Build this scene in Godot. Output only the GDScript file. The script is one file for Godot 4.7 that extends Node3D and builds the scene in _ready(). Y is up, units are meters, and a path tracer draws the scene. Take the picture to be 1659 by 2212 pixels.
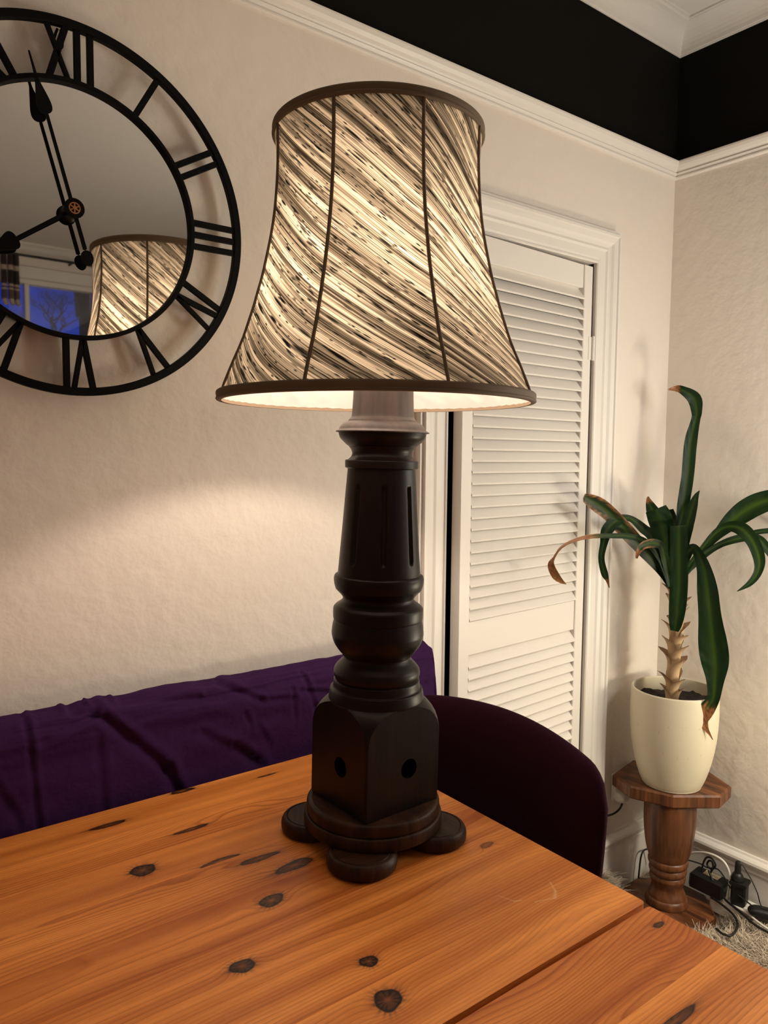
extends Node3D
# A heavy turned-post table lamp on a pine table in the corner of a dining room at dusk.
# The corner of the room stands at the origin: the clock wall is z = 0, the right wall x = 0, the floor y = 0.

var rng := RandomNumberGenerator.new()
var names := {}
const TABLE_Y := 0.75
const LAMP := Vector3(-1.5289, 0.75, 0.4679)
const CEIL := 2.68
const FLOOR := -0.035


func _ready() -> void:
	rng.seed = 7
	# ---- camera
	var cam := Camera3D.new()
	cam.name = "camera"
	cam.position = Vector3(-2.235, 1.36, 1.412)
	cam.rotation_degrees = Vector3(-4.366, -37.445, 0.533)
	cam.fov = 68.17
	cam.near = 0.05
	cam.far = 200.0
	add_child(cam)
	cam.current = true
	# ---- sky and exposure
	var we := WorldEnvironment.new()
	we.name = "world_environment"
	var env := Environment.new()
	env.background_mode = Environment.BG_SKY
	var sky := Sky.new()
	var sm := ProceduralSkyMaterial.new()
	sm.sky_top_color = Color(0.01, 0.08, 0.34)
	sm.sky_horizon_color = Color(0.0, 0.17, 0.56)
	sm.ground_bottom_color = Color(0.01, 0.02, 0.05)
	sm.ground_horizon_color = Color(0.05, 0.12, 0.3)
	sm.sky_curve = 0.2
	sm.energy_multiplier = SKY_E
	sky.sky_material = sm
	env.sky = sky
	env.tonemap_mode = Environment.TONE_MAPPER_LINEAR
	env.tonemap_exposure = 1.0
	env.sdfgi_enabled = true
	env.ssao_enabled = true
	env.ssil_enabled = true
	we.environment = env
	add_child(we)

	make_materials()
	build_room()
	build_door()
	build_window()
	build_outside()
	build_table()
	build_bench()
	build_chair()
	build_lamp()
	build_unseen_lamp()
	build_clock()
	build_stand()
	build_plant()
	build_rug()
	build_sockets()
	build_socks()


const SKY_E := 1.5
const BULB_E := 0.228
const CORNER_E := 0.42
const BULB_COLOR := Color(1.0, 0.918, 0.835)
const CORNER_COLOR := Color(1.0, 0.985, 0.95)
const LOW_E := 0.45  # lower globe of the unseen lamp, lights the lower right wall
const LOW_COLOR := Color(1.0, 0.955, 0.85)

# =====================================================================  helpers

func numbered(called: String, parent: Node) -> String:
	var key := str(parent.get_instance_id()) + called
	var k: int = names.get(key, 0)
	names[key] = k + 1
	return called if k == 0 else "%s_%03d" % [called, k]


func tag(o: Node, label: String, category: String, group := "") -> void:
	o.set_meta("label", label)
	o.set_meta("category", category)
	if group != "":
		o.set_meta("group", group)


func base(called: String, at := Vector3.ZERO, parent: Node = self) -> Node3D:
	var o := Node3D.new()
	o.name = numbered(called, parent)
	parent.add_child(o, true)
	o.position = at
	return o


func surf() -> SurfaceTool:
	var st := SurfaceTool.new()
	st.begin(Mesh.PRIMITIVE_TRIANGLES)
	st.set_smooth_group(-1)
	return st


func build(called: String, st: SurfaceTool, mat: Material, parent: Node = self) -> MeshInstance3D:
	st.generate_normals()
	st.index()
	return put_mesh(called, st.commit(), mat, parent)


func put_mesh(called: String, mesh: Mesh, mat: Material, parent: Node = self) -> MeshInstance3D:
	var o := MeshInstance3D.new()
	o.name = numbered(called, parent)
	o.mesh = mesh
	o.material_override = mat
	o.cast_shadow = GeometryInstance3D.SHADOW_CASTING_SETTING_ON
	parent.add_child(o, true)
	return o


func structure(o: Node, label := "") -> Node:
	o.set_meta("kind", "structure")
	if label != "":
		o.set_meta("label", label)
	return o


# a, b, c, d run counter-clockwise seen from outside
func quad(st: SurfaceTool, a: Vector3, b: Vector3, c: Vector3, d: Vector3) -> void:
	for p in [a, c, b, a, d, c]:
		st.add_vertex(p)


func quad_uv(st: SurfaceTool, p: Array, uv: Array) -> void:
	for i in [0, 2, 1, 0, 3, 2]:
		st.set_uv(uv[i])
		st.add_vertex(p[i])


func inset(poly: PackedVector2Array, by: float) -> PackedVector2Array:
	var out := PackedVector2Array()
	var n := poly.size()
	for i in n:
		var a := (poly[i] - poly[(i + n - 1) % n]).normalized()
		var b := (poly[(i + 1) % n] - poly[i]).normalized()
		var na := Vector2(-a.y, a.x)
		var nb := Vector2(-b.y, b.x)
		var m := (na + nb).normalized()
		out.append(poly[i] + m * (by / maxf(0.3, m.dot(na))))
	return out


# extrudes a counter-clockwise outline from z = 0 to z = depth of the frame t, with chamfered rims
func prism(st: SurfaceTool, poly: PackedVector2Array, depth: float, bevel: float, t: Transform3D) -> void:
	var n := poly.size()
	var inner := inset(poly, bevel)
	var rings := [[inner, 0.0], [poly, bevel], [poly, depth - bevel], [inner, depth]]
	st.set_smooth_group(-1)
	for k in 3:
		var lo: PackedVector2Array = rings[k][0]
		var hi: PackedVector2Array = rings[k + 1][0]
		for i in n:
			var j := (i + 1) % n
			quad(st, t * Vector3(lo[i].x, lo[i].y, rings[k][1]), t * Vector3(lo[j].x, lo[j].y, rings[k][1]), t * Vector3(hi[j].x, hi[j].y, rings[k + 1][1]), t * Vector3(hi[i].x, hi[i].y, rings[k + 1][1]))
	var tri := Geometry2D.triangulate_polygon(inner)
	for i in range(0, tri.size(), 3):
		var a := inner[tri[i]]
		var b := inner[tri[i + 1]]
		var c := inner[tri[i + 2]]
		if (b - a).cross(c - a) < 0.0:
			var sw := b
			b = c
			c = sw
		for p in [a, c, b]:
			st.add_vertex(t * Vector3(p.x, p.y, depth))
		for p in [a, b, c]:
			st.add_vertex(t * Vector3(p.x, p.y, 0.0))


func box(st: SurfaceTool, lo: Vector3, hi: Vector3, bevel := 0.0015) -> void:
	var s := hi - lo
	prism(st, PackedVector2Array([Vector2(0, 0), Vector2(s.x, 0), Vector2(s.x, s.y), Vector2(0, s.y)]), s.z, bevel, Transform3D(Basis(), lo))


func box_at(st: SurfaceTool, size: Vector3, t: Transform3D, bevel := 0.0015) -> void:
	prism(st, PackedVector2Array([Vector2(-size.x, -size.y) / 2, Vector2(size.x, -size.y) / 2, Vector2(size.x, size.y) / 2, Vector2(-size.x, size.y) / 2]), size.z, bevel, t * Transform3D(Basis(), Vector3(0, 0, -size.z / 2)))


func catmull(a: Vector3, b: Vector3, c: Vector3, d: Vector3, t: float) -> Vector3:
	return 0.5 * (2.0 * b + (c - a) * t + (2.0 * a - 5.0 * b + 4.0 * c - d) * t * t + (3.0 * b - a - 3.0 * c + d) * t * t * t)


func curve(pts: Array, sub: int) -> Array:
	var out := []
	var n := pts.size()
	for i in n - 1:
		var p0: Vector3 = pts[maxi(i - 1, 0)]
		var p3: Vector3 = pts[mini(i + 2, n - 1)]
		for k in sub:
			out.append(catmull(p0, pts[i], pts[i + 1], p3, float(k) / sub))
	out.append(pts[n - 1])
	return out


# profile points (radius, height, 1 = sharp edge here), bottom to top, turned round y
func lathe(st: SurfaceTool, prof: Array, seg := 72, sub := 4, wobble := 0.0, at := Vector3.ZERO) -> void:
	var runs := []
	var run := []
	for i in prof.size():
		var p: Vector3 = prof[i]
		run.append(Vector3(p.x, p.y, 0))
		if (p.z > 0.5 and i > 0) or i == prof.size() - 1:
			runs.append(run)
			run = [Vector3(p.x, p.y, 0)]
	for g in runs.size():
		if runs[g].size() < 2:
			continue
		var pts: Array = curve(runs[g], sub) if runs[g].size() > 2 else runs[g]
		st.set_smooth_group(g + 1)
		for k in pts.size() - 1:
			for i in seg:
				var t0 := TAU * i / seg
				var t1 := TAU * (i + 1) / seg
				var w0 := 1.0 + wobble * (sin(t0 * 3.0) + 0.6 * sin(t0 * 5.0 + 1.0))
				var w1 := 1.0 + wobble * (sin(t1 * 3.0) + 0.6 * sin(t1 * 5.0 + 1.0))
				var d0 := Vector3(cos(t0) * w0, 0, sin(t0) * w0)
				var d1 := Vector3(cos(t1) * w1, 0, sin(t1) * w1)
				var a: Vector3 = at + d1 * pts[k].x + Vector3(0, pts[k].y, 0)
				var b: Vector3 = at + d0 * pts[k].x + Vector3(0, pts[k].y, 0)
				var c: Vector3 = at + d0 * pts[k + 1].x + Vector3(0, pts[k + 1].y, 0)
				var d: Vector3 = at + d1 * pts[k + 1].x + Vector3(0, pts[k + 1].y, 0)
				if pts[k].x < 1e-5:
					for p in [a, d, c]:
						st.add_vertex(p)
				elif pts[k + 1].x < 1e-5:
					for p in [a, c, b]:
						st.add_vertex(p)
				else:
					quad(st, a, b, c, d)


func tube(st: SurfaceTool, pts: Array, r: float, seg := 8, sub := 5, r_end := -1.0) -> void:
	var c: Array = curve(pts, sub) if sub > 1 else pts
	var n := c.size()
	var dir: Vector3 = (c[1] - c[0]).normalized()
	var u := dir.cross(Vector3.UP if absf(dir.y) < 0.9 else Vector3.RIGHT).normalized()
	var rings := []
	for i in n:
		var d: Vector3 = (c[mini(i + 1, n - 1)] - c[maxi(i - 1, 0)]).normalized()
		u = (u - d * u.dot(d)).normalized()
		var v := d.cross(u)
		var rr := r if r_end < 0.0 else lerpf(r, r_end, float(i) / (n - 1))
		var ring := []
		for k in seg:
			var a := TAU * k / seg
			ring.append(c[i] + (u * cos(a) + v * sin(a)) * rr)
		rings.append(ring)
	st.set_smooth_group(1)
	for i in n - 1:
		for k in seg:
			var k2 := (k + 1) % seg
			quad(st, rings[i][k], rings[i][k2], rings[i + 1][k2], rings[i + 1][k])
	st.set_smooth_group(-1)
	for k in range(1, seg - 1):
		for p in [rings[0][0], rings[0][k], rings[0][k + 1]]:
			st.add_vertex(p)
		for p in [rings[n - 1][0], rings[n - 1][k + 1], rings[n - 1][k]]:
			st.add_vertex(p)


# a moulding: profile (out, up) swept along dir from a to b; its ends are cut at a slant of m0 and m1 per unit of «out»
func moulding(st: SurfaceTool, prof: Array, a: Vector3, dir: Vector3, length: float, out: Vector3, up: Vector3, m0 := 0.0, m1 := 0.0) -> void:
	var n := prof.size()
	var flip := dir.cross(out).dot(up) < 0.0
	st.set_smooth_group(-1)
	var p0 := []
	var p1 := []
	for p in prof:
		p0.append(a + out * p.x + up * p.y + dir * (m0 * p.x))
		p1.append(a + out * p.x + up * p.y + dir * (length + m1 * p.x))
	for i in n:
		var j := (i + 1) % n
		if flip:
			quad(st, p0[j], p0[i], p1[i], p1[j])
		else:
			quad(st, p0[i], p0[j], p1[j], p1[i])
	var flat := PackedVector2Array(prof)
	var tri := Geometry2D.triangulate_polygon(flat)
	for i in range(0, tri.size(), 3):
		for p in [p0[tri[i]], p0[tri[i + 1]], p0[tri[i + 2]]]:
			st.add_vertex(p)
		for p in [p1[tri[i]], p1[tri[i + 2]], p1[tri[i + 1]]]:
			st.add_vertex(p)


# a soft padded slab: convex outline in x/y, swelling to half-thickness th either side of z = 0, bent by «warp»
func pad(st: SurfaceTool, outline: PackedVector2Array, th: float, power: float, rings: int, t: Transform3D, bend := 0.0) -> void:
	var c := Vector2.ZERO
	for p in outline:
		c += p / outline.size()
	var n := outline.size()
	st.set_smooth_group(1)
	for side in [1.0, -1.0]:
		for k in rings:
			var f0 := sin(float(k) / rings * PI / 2)
			var f1 := sin(float(k + 1) / rings * PI / 2)
			var z0: float = side * th * pow(maxf(0.0, 1.0 - pow(f0, power)), 0.5)
			var z1: float = side * th * pow(maxf(0.0, 1.0 - pow(f1, power)), 0.5)
			for i in n:
				var j := (i + 1) % n
				var q := []
				for e in [[i, f0, z0], [j, f0, z0], [j, f1, z1], [i, f1, z1]]:
					var p: Vector2 = c + (outline[e[0]] - c) * e[1]
					q.append(t * Vector3(p.x, p.y, e[2] + bend * p.x * p.x))
				if side < 0:
					quad(st, q[0], q[1], q[2], q[3])
				else:
					quad(st, q[1], q[0], q[3], q[2])


func rounded_rect(w: float, h: float, r: float, n := 6) -> PackedVector2Array:
	var out := PackedVector2Array()
	for k in 4:
		var c := Vector2([w, -w, -w, w][k] / 2.0, [h, h, -h, -h][k] / 2.0) - Vector2([r, -r, -r, r][k], [r, r, -r, -r][k])
		for i in n + 1:
			var a := PI / 2 * (k + float(i) / n)
			out.append(c + Vector2(cos(a), sin(a)) * r)
	return out


# =====================================================================  materials

var m_wall: StandardMaterial3D
var m_trim: StandardMaterial3D
var m_black_paint: StandardMaterial3D
var m_ceiling: StandardMaterial3D
var m_floor: StandardMaterial3D
var m_pine: StandardMaterial3D
var m_leaf_pine: StandardMaterial3D
var m_dark_oak: StandardMaterial3D
var m_base_oak: StandardMaterial3D
var m_dusty: StandardMaterial3D
var m_iron: StandardMaterial3D
var m_mirror: StandardMaterial3D
var m_brass: StandardMaterial3D
var m_silk: StandardMaterial3D
var m_lining: StandardMaterial3D
var m_braid: StandardMaterial3D
var m_stool: StandardMaterial3D
var m_pot: StandardMaterial3D
var m_soil: StandardMaterial3D
var m_plant: StandardMaterial3D
var m_trunk: StandardMaterial3D
var m_purple: StandardMaterial3D
var m_velvet: StandardMaterial3D
var m_black_plastic: StandardMaterial3D
var m_white_plastic: StandardMaterial3D
var m_fur: StandardMaterial3D
var m_glass: StandardMaterial3D
var m_cupboard_shade: StandardMaterial3D


func mat(r: float, g: float, b: float, rough := 0.6, metal := 0.0) -> StandardMaterial3D:   # linear colour
	var m := StandardMaterial3D.new()
	m.albedo_color = Color(r, g, b).linear_to_srgb()
	m.roughness = rough
	m.metallic = metal
	return m


func noise(freq: float, oct := 4, sd := 1) -> FastNoiseLite:
	var n := FastNoiseLite.new()
	n.noise_type = FastNoiseLite.TYPE_SIMPLEX_SMOOTH
	n.seed = sd
	n.frequency = freq
	n.fractal_octaves = oct
	return n


func tex(im: Image) -> ImageTexture:
	return ImageTexture.create_from_image(im)


# a tinted streaky picture: noise pulled out along x (the grain), mapped from dark to light
func streaks(w: int, h: int, pull: int, lo: Color, hi: Color, sd: int, contrast := 1.0) -> Image:
	var a := noise(0.02, 5, sd).get_seamless_image(w / pull, h)
	a.resize(w, h, Image.INTERPOLATE_CUBIC)
	var b := noise(0.09, 3, sd + 5).get_seamless_image(w / pull, h)
	b.resize(w, h, Image.INTERPOLATE_CUBIC)
	a.convert(Image.FORMAT_L8)
	b.convert(Image.FORMAT_L8)
	var da := a.get_data()
	var db := b.get_data()
	var out := PackedByteArray()
	out.resize(w * h * 3)
	for i in w * h:
		var f := clampf(((da[i] * 0.6 + db[i] * 0.4) / 255.0 - 0.5) * contrast * 1.6 + 0.5, 0.0, 1.0)
		var c := lo.lerp(hi, f)
		out[i * 3] = int(c.r * 255)
		out[i * 3 + 1] = int(c.g * 255)
		out[i * 3 + 2] = int(c.b * 255)
	return Image.create_from_data(w, h, false, Image.FORMAT_RGB8, out)


# fine relief as a normal map, laid on in world space
func relief(m: StandardMaterial3D, normals: Texture2D, strength: float, scale: float) -> void:
	m.normal_enabled = true
	m.normal_texture = normals
	m.normal_scale = strength
	m.uv1_triplanar = true
	m.uv1_world_triplanar = true
	m.uv1_scale = Vector3.ONE * scale


func normals_of(n: FastNoiseLite, side: int, steep: float) -> ImageTexture:
	var im := n.get_seamless_image(side / 2, side / 2)
	im.convert(Image.FORMAT_RF)
	im.resize(side, side, Image.INTERPOLATE_CUBIC)
	im.bump_map_to_normal_map(steep)
	return tex(im)


func wood(lo: Color, hi: Color, sd: int, scale: Vector3, rough: float, contrast := 1.0) -> StandardMaterial3D:
	# grain runs along y of the object: the picture is turned so that its long streaks stand upright
	var im := streaks(512, 256, 16, lo, hi, sd, contrast)
	im.rotate_90(CLOCKWISE)
	var m := mat(1, 1, 1, rough)
	m.albedo_texture = tex(im)
	m.uv1_triplanar = true
	m.uv1_scale = scale
	return m


func make_materials() -> void:
	var plaster := normals_of(noise(0.024, 5, 3), 1024, 2.2)
	m_wall = mat(0.81, 0.735, 0.655, 0.7)
	relief(m_wall, plaster, 1.0, 1.3)
	m_ceiling = mat(0.78, 0.74, 0.69, 0.8)
	relief(m_ceiling, plaster, 0.5, 1.0)
	m_trim = mat(0.82, 0.77, 0.71, 0.38)
	m_black_paint = mat(0.0062, 0.0055, 0.0045, 0.8)
	m_black_paint.metallic_specular = 0.2
	m_floor = wood(Color(0.30, 0.22, 0.16), Color(0.45, 0.34, 0.25), 4, Vector3.ONE, 0.5)
	m_dark_oak = wood(Color(0.068, 0.041, 0.028), Color(0.130, 0.082, 0.056), 11, Vector3(5, 3, 5), 0.38)
	m_dark_oak.metallic_specular = 0.30
	m_base_oak = wood(Color(0.14, 0.082, 0.050), Color(0.29, 0.185, 0.115), 12, Vector3(6, 6, 6), 0.45)
	m_base_oak.metallic_specular = 0.28
	m_dusty = wood(Color(0.22, 0.185, 0.17), Color(0.34, 0.29, 0.27), 13, Vector3(5, 3, 5), 0.62)
	m_stool = wood(Color(0.27, 0.145, 0.075), Color(0.53, 0.33, 0.19), 14, Vector3(4, 2.5, 4), 0.40, 1.2)
	m_iron = mat(0.0035, 0.0035, 0.004, 0.55)
	m_iron.metallic_specular = 0.22
	m_mirror = mat(0.86, 0.86, 0.85, 0.02, 1.0)
	m_brass = mat(0.55, 0.25, 0.08, 0.35, 0.8)
	m_silk = mat(1, 1, 1, 0.9)
	m_silk.albedo_texture = tex(silk_image())
	m_silk.backlight_enabled = true
	m_silk.backlight = Color(0.90, 0.90, 0.90).linear_to_srgb()
	m_lining = mat(0.92, 0.89, 0.86, 0.9)
	m_lining.backlight_enabled = true
	m_lining.backlight = Color(1.2, 1.2, 1.2).linear_to_srgb()
	m_braid = mat(0.17, 0.115, 0.07, 0.8)
	m_pot = mat(0.64, 0.575, 0.43, 0.45)
	m_pot.albedo_texture = tex(pot_specks())
	m_pot.uv1_triplanar = true
	m_pot.uv1_scale = Vector3.ONE * 4.0
	m_soil = mat(0.018, 0.012, 0.008, 0.95)
	m_plant = mat(1, 1, 1, 0.42)
	m_plant.metallic_specular = 0.35
	m_plant.vertex_color_use_as_albedo = true
	m_plant.backlight_enabled = true
	m_plant.backlight = Color(0.45, 0.45, 0.45)
	m_trunk = mat(1, 1, 1, 0.75)
	m_trunk.vertex_color_use_as_albedo = true
	var weave := normals_of(noise(0.10, 3, 31), 512, 1.5)
	m_purple = mat(0.042, 0.0120, 0.060, 0.9)
	m_purple.metallic_specular = 0.2
	relief(m_purple, weave, 0.6, 2.5)
	m_purple.rim_enabled = true
	m_purple.rim = 0.04
	m_purple.rim_tint = 0.8
	m_velvet = mat(0.024, 0.0065, 0.0125, 0.95)
	m_velvet.metallic_specular = 0.1
	m_velvet.rim_enabled = true
	m_velvet.rim = 0.8
	m_velvet.rim_tint = 0.9
	relief(m_velvet, weave, 0.5, 5.0)
	m_black_plastic = mat(0.008, 0.008, 0.008, 0.45)
	m_white_plastic = mat(0.80, 0.77, 0.70, 0.4)
	m_fur = mat(1, 1, 1, 0.85)
	m_fur.vertex_color_use_as_albedo = true
	m_glass = mat(1, 1, 1, 0.02)
	m_glass.transparency = BaseMaterial3D.TRANSPARENCY_ALPHA
	m_glass.albedo_color.a = 0.05
	m_cupboard_shade = mat(0.02, 0.02, 0.02, 0.9)  # near-black: shade inside the closed cupboard put into the colour


# slubby raw silk: x runs along the threads (1.7 m), y across them (0.4 m)
func silk_image() -> Image:
	var w := 1024
	var h := 1024
	var fine := noise(0.22, 3, 41).get_image(w / 32, h)
	fine.resize(w, h, Image.INTERPOLATE_CUBIC)
	var broad := noise(0.035, 3, 42).get_image(w / 64, h)
	broad.resize(w, h, Image.INTERPOLATE_CUBIC)
	var cloud := noise(0.02, 3, 43).get_image(w / 8, h)
	cloud.resize(w, h, Image.INTERPOLATE_CUBIC)
	for im in [fine, broad, cloud]:
		im.convert(Image.FORMAT_L8)
	var df: PackedByteArray = fine.get_data()
	var db: PackedByteArray = broad.get_data()
	var dc: PackedByteArray = cloud.get_data()
	var slub := PackedFloat32Array()
	slub.resize(w * h)
	slub.fill(1.0)
	var r := RandomNumberGenerator.new()
	r.seed = 5
	for k in 5200:
		var cx := r.randi_range(0, w - 1)
		var cy := r.randi_range(0, h - 1)
		var big := r.randf() < 0.10
		var lx := r.randi_range(1, 4) if not big else r.randi_range(4, 12)
		var ly := r.randi_range(0, 2) if not big else r.randi_range(2, 4)
		var deep := r.randf_range(0.08, 0.7)
		for y in range(-ly, ly + 1):
			for x in range(-lx, lx + 1):
				var q := pow(float(x) / (lx + 0.5), 2.0) + pow(float(y) / (ly + 0.5), 2.0)
				if q < 1.0:
					var i := ((cy + y + h) % h) * w + (cx + x + w) % w
					slub[i] = minf(slub[i], 1.0 - (1.0 - deep * 0.6) * (1.0 - q * q))
	var out := PackedByteArray()
	out.resize(w * h * 3)
	var lo := Color(0.225, 0.19, 0.145)
	var hi := Color(0.955, 0.89, 0.785)
	for i in w * h:
		var f := (df[i] - 128) / 128.0 * 1.0 + (db[i] - 128) / 128.0 * 0.6 + (dc[i] - 128) / 128.0 * 0.7
		f = clampf(0.50 + f * 0.72, 0.0, 1.0)
		var s := slub[i]
		out[i * 3] = int(lerpf(lo.r, hi.r, f) * 255 * s)
		out[i * 3 + 1] = int(lerpf(lo.g, hi.g, f) * 255 * s)
		out[i * 3 + 2] = int(lerpf(lo.b, hi.b, f) * 255 * s)
	return Image.create_from_data(w, h, false, Image.FORMAT_RGB8, out)


# cream glaze with a scatter of tiny dark specks and a few faint brown smudges
func pot_specks() -> Image:
	var im := Image.create(512, 512, false, Image.FORMAT_RGB8)
	im.fill(Color(1, 1, 1))
	var r := RandomNumberGenerator.new()
	r.seed = 19
	for k in 46:
		var c := Color(0.30, 0.20, 0.10).lerp(Color(0.75, 0.62, 0.42), r.randf())
		var s := 1 + r.randi_range(0, 1)
		im.fill_rect(Rect2i(r.randi_range(0, 508), r.randi_range(0, 508), s, s + r.randi_range(0, 1)), c)
	for k in 5:
		var x := r.randi_range(20, 480)
		var y := r.randi_range(20, 480)
		for i in range(-9, 10):
			for j in range(-12, 13):
				var f := exp(-pow(i / 4.0, 2.0) - pow(j / 7.0, 2.0)) * 0.30
				var p := im.get_pixel(x + i, y + j)
				im.set_pixel(x + i, y + j, p.lerp(Color(0.72, 0.50, 0.28), f))
	return im

# =====================================================================  the room

const DOOR_L := -0.964
const DOOR_R := -0.397
const DOOR_TOP := 1.915
const ROOM_L := -4.1
const ROOM_F := 4.0
const WIN_L := -1.85
const WIN_R := -0.60
const WIN_B := 1.0
const WIN_T := 2.47


func build_room() -> void:
	var st := surf()
	box(st, Vector3(ROOM_L - 0.15, -0.1, -0.12), Vector3(DOOR_L, CEIL + 0.1, 0), 0.0)
	box(st, Vector3(DOOR_R, -0.1, -0.12), Vector3(0.15, CEIL + 0.1, 0), 0.0)
	box(st, Vector3(DOOR_L, DOOR_TOP, -0.12), Vector3(DOOR_R, CEIL + 0.1, 0), 0.0)
	var wb := build("wall_back", st, m_wall)
	structure(wb, "off-white plastered wall behind the lamp, clock and bench")
	st = surf()
	box(st, Vector3(0, -0.1, -0.12), Vector3(0.15, CEIL + 0.1, ROOM_F + 0.15), 0.0)
	var wr := build("wall_right", st, m_wall)
	structure(wr, "off-white plastered wall to the right of the potted plant")
	st = surf()
	box(st, Vector3(ROOM_L - 0.15, -0.1, -0.12), Vector3(ROOM_L, CEIL + 0.1, ROOM_F + 0.15), 0.0)
	structure(build("wall_left", st, m_wall))
	st = surf()
	box(st, Vector3(ROOM_L, -0.1, ROOM_F), Vector3(WIN_L, CEIL + 0.1, ROOM_F + 0.15), 0.0)
	box(st, Vector3(WIN_R, -0.1, ROOM_F), Vector3(0, CEIL + 0.1, ROOM_F + 0.15), 0.0)
	box(st, Vector3(WIN_L, -0.1, ROOM_F), Vector3(WIN_R, WIN_B, ROOM_F + 0.15), 0.0)
	box(st, Vector3(WIN_L, WIN_T, ROOM_F), Vector3(WIN_R, CEIL + 0.1, ROOM_F + 0.15), 0.0)
	structure(build("wall_front", st, m_wall), "off-white window wall seen in the clock mirror")
	st = surf()
	box(st, Vector3(ROOM_L - 0.15, -0.14, -0.80), Vector3(0.15, FLOOR, ROOM_F + 0.15), 0.0)
	structure(build("floor", st, m_floor))
	st = surf()
	box(st, Vector3(ROOM_L - 0.15, CEIL, -0.12), Vector3(0.15, CEIL + 0.1, ROOM_F + 0.15), 0.0)
	structure(build("ceiling", st, m_ceiling), "white ceiling over the corner")
	# the cupboard behind the louvred door
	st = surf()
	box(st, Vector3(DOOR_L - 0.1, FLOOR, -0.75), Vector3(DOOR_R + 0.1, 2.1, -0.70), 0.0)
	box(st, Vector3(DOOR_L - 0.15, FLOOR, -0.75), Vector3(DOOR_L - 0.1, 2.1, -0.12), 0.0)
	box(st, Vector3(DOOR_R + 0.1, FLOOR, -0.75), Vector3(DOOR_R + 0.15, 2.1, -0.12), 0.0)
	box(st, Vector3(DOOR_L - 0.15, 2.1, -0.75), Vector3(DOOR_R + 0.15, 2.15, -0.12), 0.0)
	structure(build("wall_cupboard", st, m_cupboard_shade), "cupboard inside behind the ajar louvred door, shade put into its colour")
	# black painted band above the picture rail, a part of each wall
	st = surf()
	box(st, Vector3(ROOM_L, 2.262, 0), Vector3(0, 2.62, 0.0025), 0.0)
	build("painted_band", st, m_black_paint, wb).set_meta("label", "matt black painted band above the rail")
	st = surf()
	box(st, Vector3(-0.0025, 2.262, 0.0), Vector3(0, 2.62, ROOM_F), 0.0)
	build("painted_band", st, m_black_paint, wr).set_meta("label", "matt black painted band above the rail")
	# picture rail
	var rail := [Vector2(0, 2.2345), Vector2(0.008, 2.2345), Vector2(0.012, 2.2375), Vector2(0.012, 2.241), Vector2(0.009, 2.2435), Vector2(0.0125, 2.247), Vector2(0.015, 2.2505), Vector2(0.0115, 2.2535), Vector2(0.015, 2.2575), Vector2(0.021, 2.262), Vector2(0.027, 2.269), Vector2(0.030, 2.2765), Vector2(0.030, 2.281), Vector2(0.027, 2.2835), Vector2(0, 2.2835)]
	st = surf()
	moulding(st, rail, Vector3(ROOM_L, 0, 0), Vector3.RIGHT, -ROOM_L, Vector3(0, 0, 1), Vector3.UP, 0.0, -1.0)
	structure(build("trim_1", st, m_trim), "white picture rail under the black band, clock wall")
	st = surf()
	moulding(st, rail, Vector3.ZERO, Vector3(0, 0, 1), ROOM_F, Vector3(-1, 0, 0), Vector3.UP, 1.0, 0.0)
	structure(build("trim_2", st, m_trim), "white picture rail under the black band, right wall")
	# plaster cove between the walls and the ceiling
	var cove := [Vector2(0, 2.607), Vector2(0.006, 2.607), Vector2(0.007, 2.612)]
	for k in 9:
		var a := PI / 2 * k / 8.0
		cove.append(Vector2(0.068 - 0.058 * cos(a), 2.612 + 0.058 * sin(a)))
	cove.append_array([Vector2(0.070, 2.673), Vector2(0.074, 2.674), Vector2(0.074, CEIL), Vector2(0, CEIL)])
	st = surf()
	moulding(st, cove, Vector3(ROOM_L, 0, 0), Vector3.RIGHT, -ROOM_L, Vector3(0, 0, 1), Vector3.UP, 0.0, -1.0)
	structure(build("trim_3", st, m_ceiling), "white ceiling cove along the clock wall")
	st = surf()
	moulding(st, cove, Vector3.ZERO, Vector3(0, 0, 1), ROOM_F, Vector3(-1, 0, 0), Vector3.UP, 1.0, -1.0)
	structure(build("trim_4", st, m_ceiling), "white ceiling cove along the right wall")
	st = surf()
	moulding(st, cove, Vector3(0, 0, ROOM_F), Vector3.LEFT, -ROOM_L, Vector3(0, 0, -1), Vector3.UP, 1.0, 0.0)
	structure(build("trim_5", st, m_ceiling), "white ceiling cove along the window wall")
	# baseboards
	var bb := [Vector2(0, FLOOR), Vector2(0.016, FLOOR), Vector2(0.016, 0.112), Vector2(0.019, 0.114), Vector2(0.019, 0.119), Vector2(0.0165, 0.121), Vector2(0.0185, 0.127), Vector2(0.024, 0.133), Vector2(0.026, 0.140), Vector2(0.024, 0.147), Vector2(0.017, 0.152), Vector2(0.010, 0.155), Vector2(0.007, 0.160), Vector2(0, 0.161)]
	st = surf()
	moulding(st, bb, Vector3(-0.298, 0, 0), Vector3.RIGHT, 0.298, Vector3(0, 0, 1), Vector3.UP, 0.0, -1.0)
	structure(build("baseboard_back", st, m_trim), "white moulded baseboard behind the plant stand, beside the door casing")
	st = surf()
	moulding(st, bb, Vector3(ROOM_L, 0, 0), Vector3.RIGHT, -1.066 - ROOM_L, Vector3(0, 0, 1), Vector3.UP)
	structure(build("baseboard_left", st, m_trim))
	st = surf()
	moulding(st, bb, Vector3.ZERO, Vector3(0, 0, 1), ROOM_F, Vector3(-1, 0, 0), Vector3.UP, 1.0, 0.0)
	structure(build("baseboard_right", st, m_trim), "white moulded baseboard behind the tangle of black cables")


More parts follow.
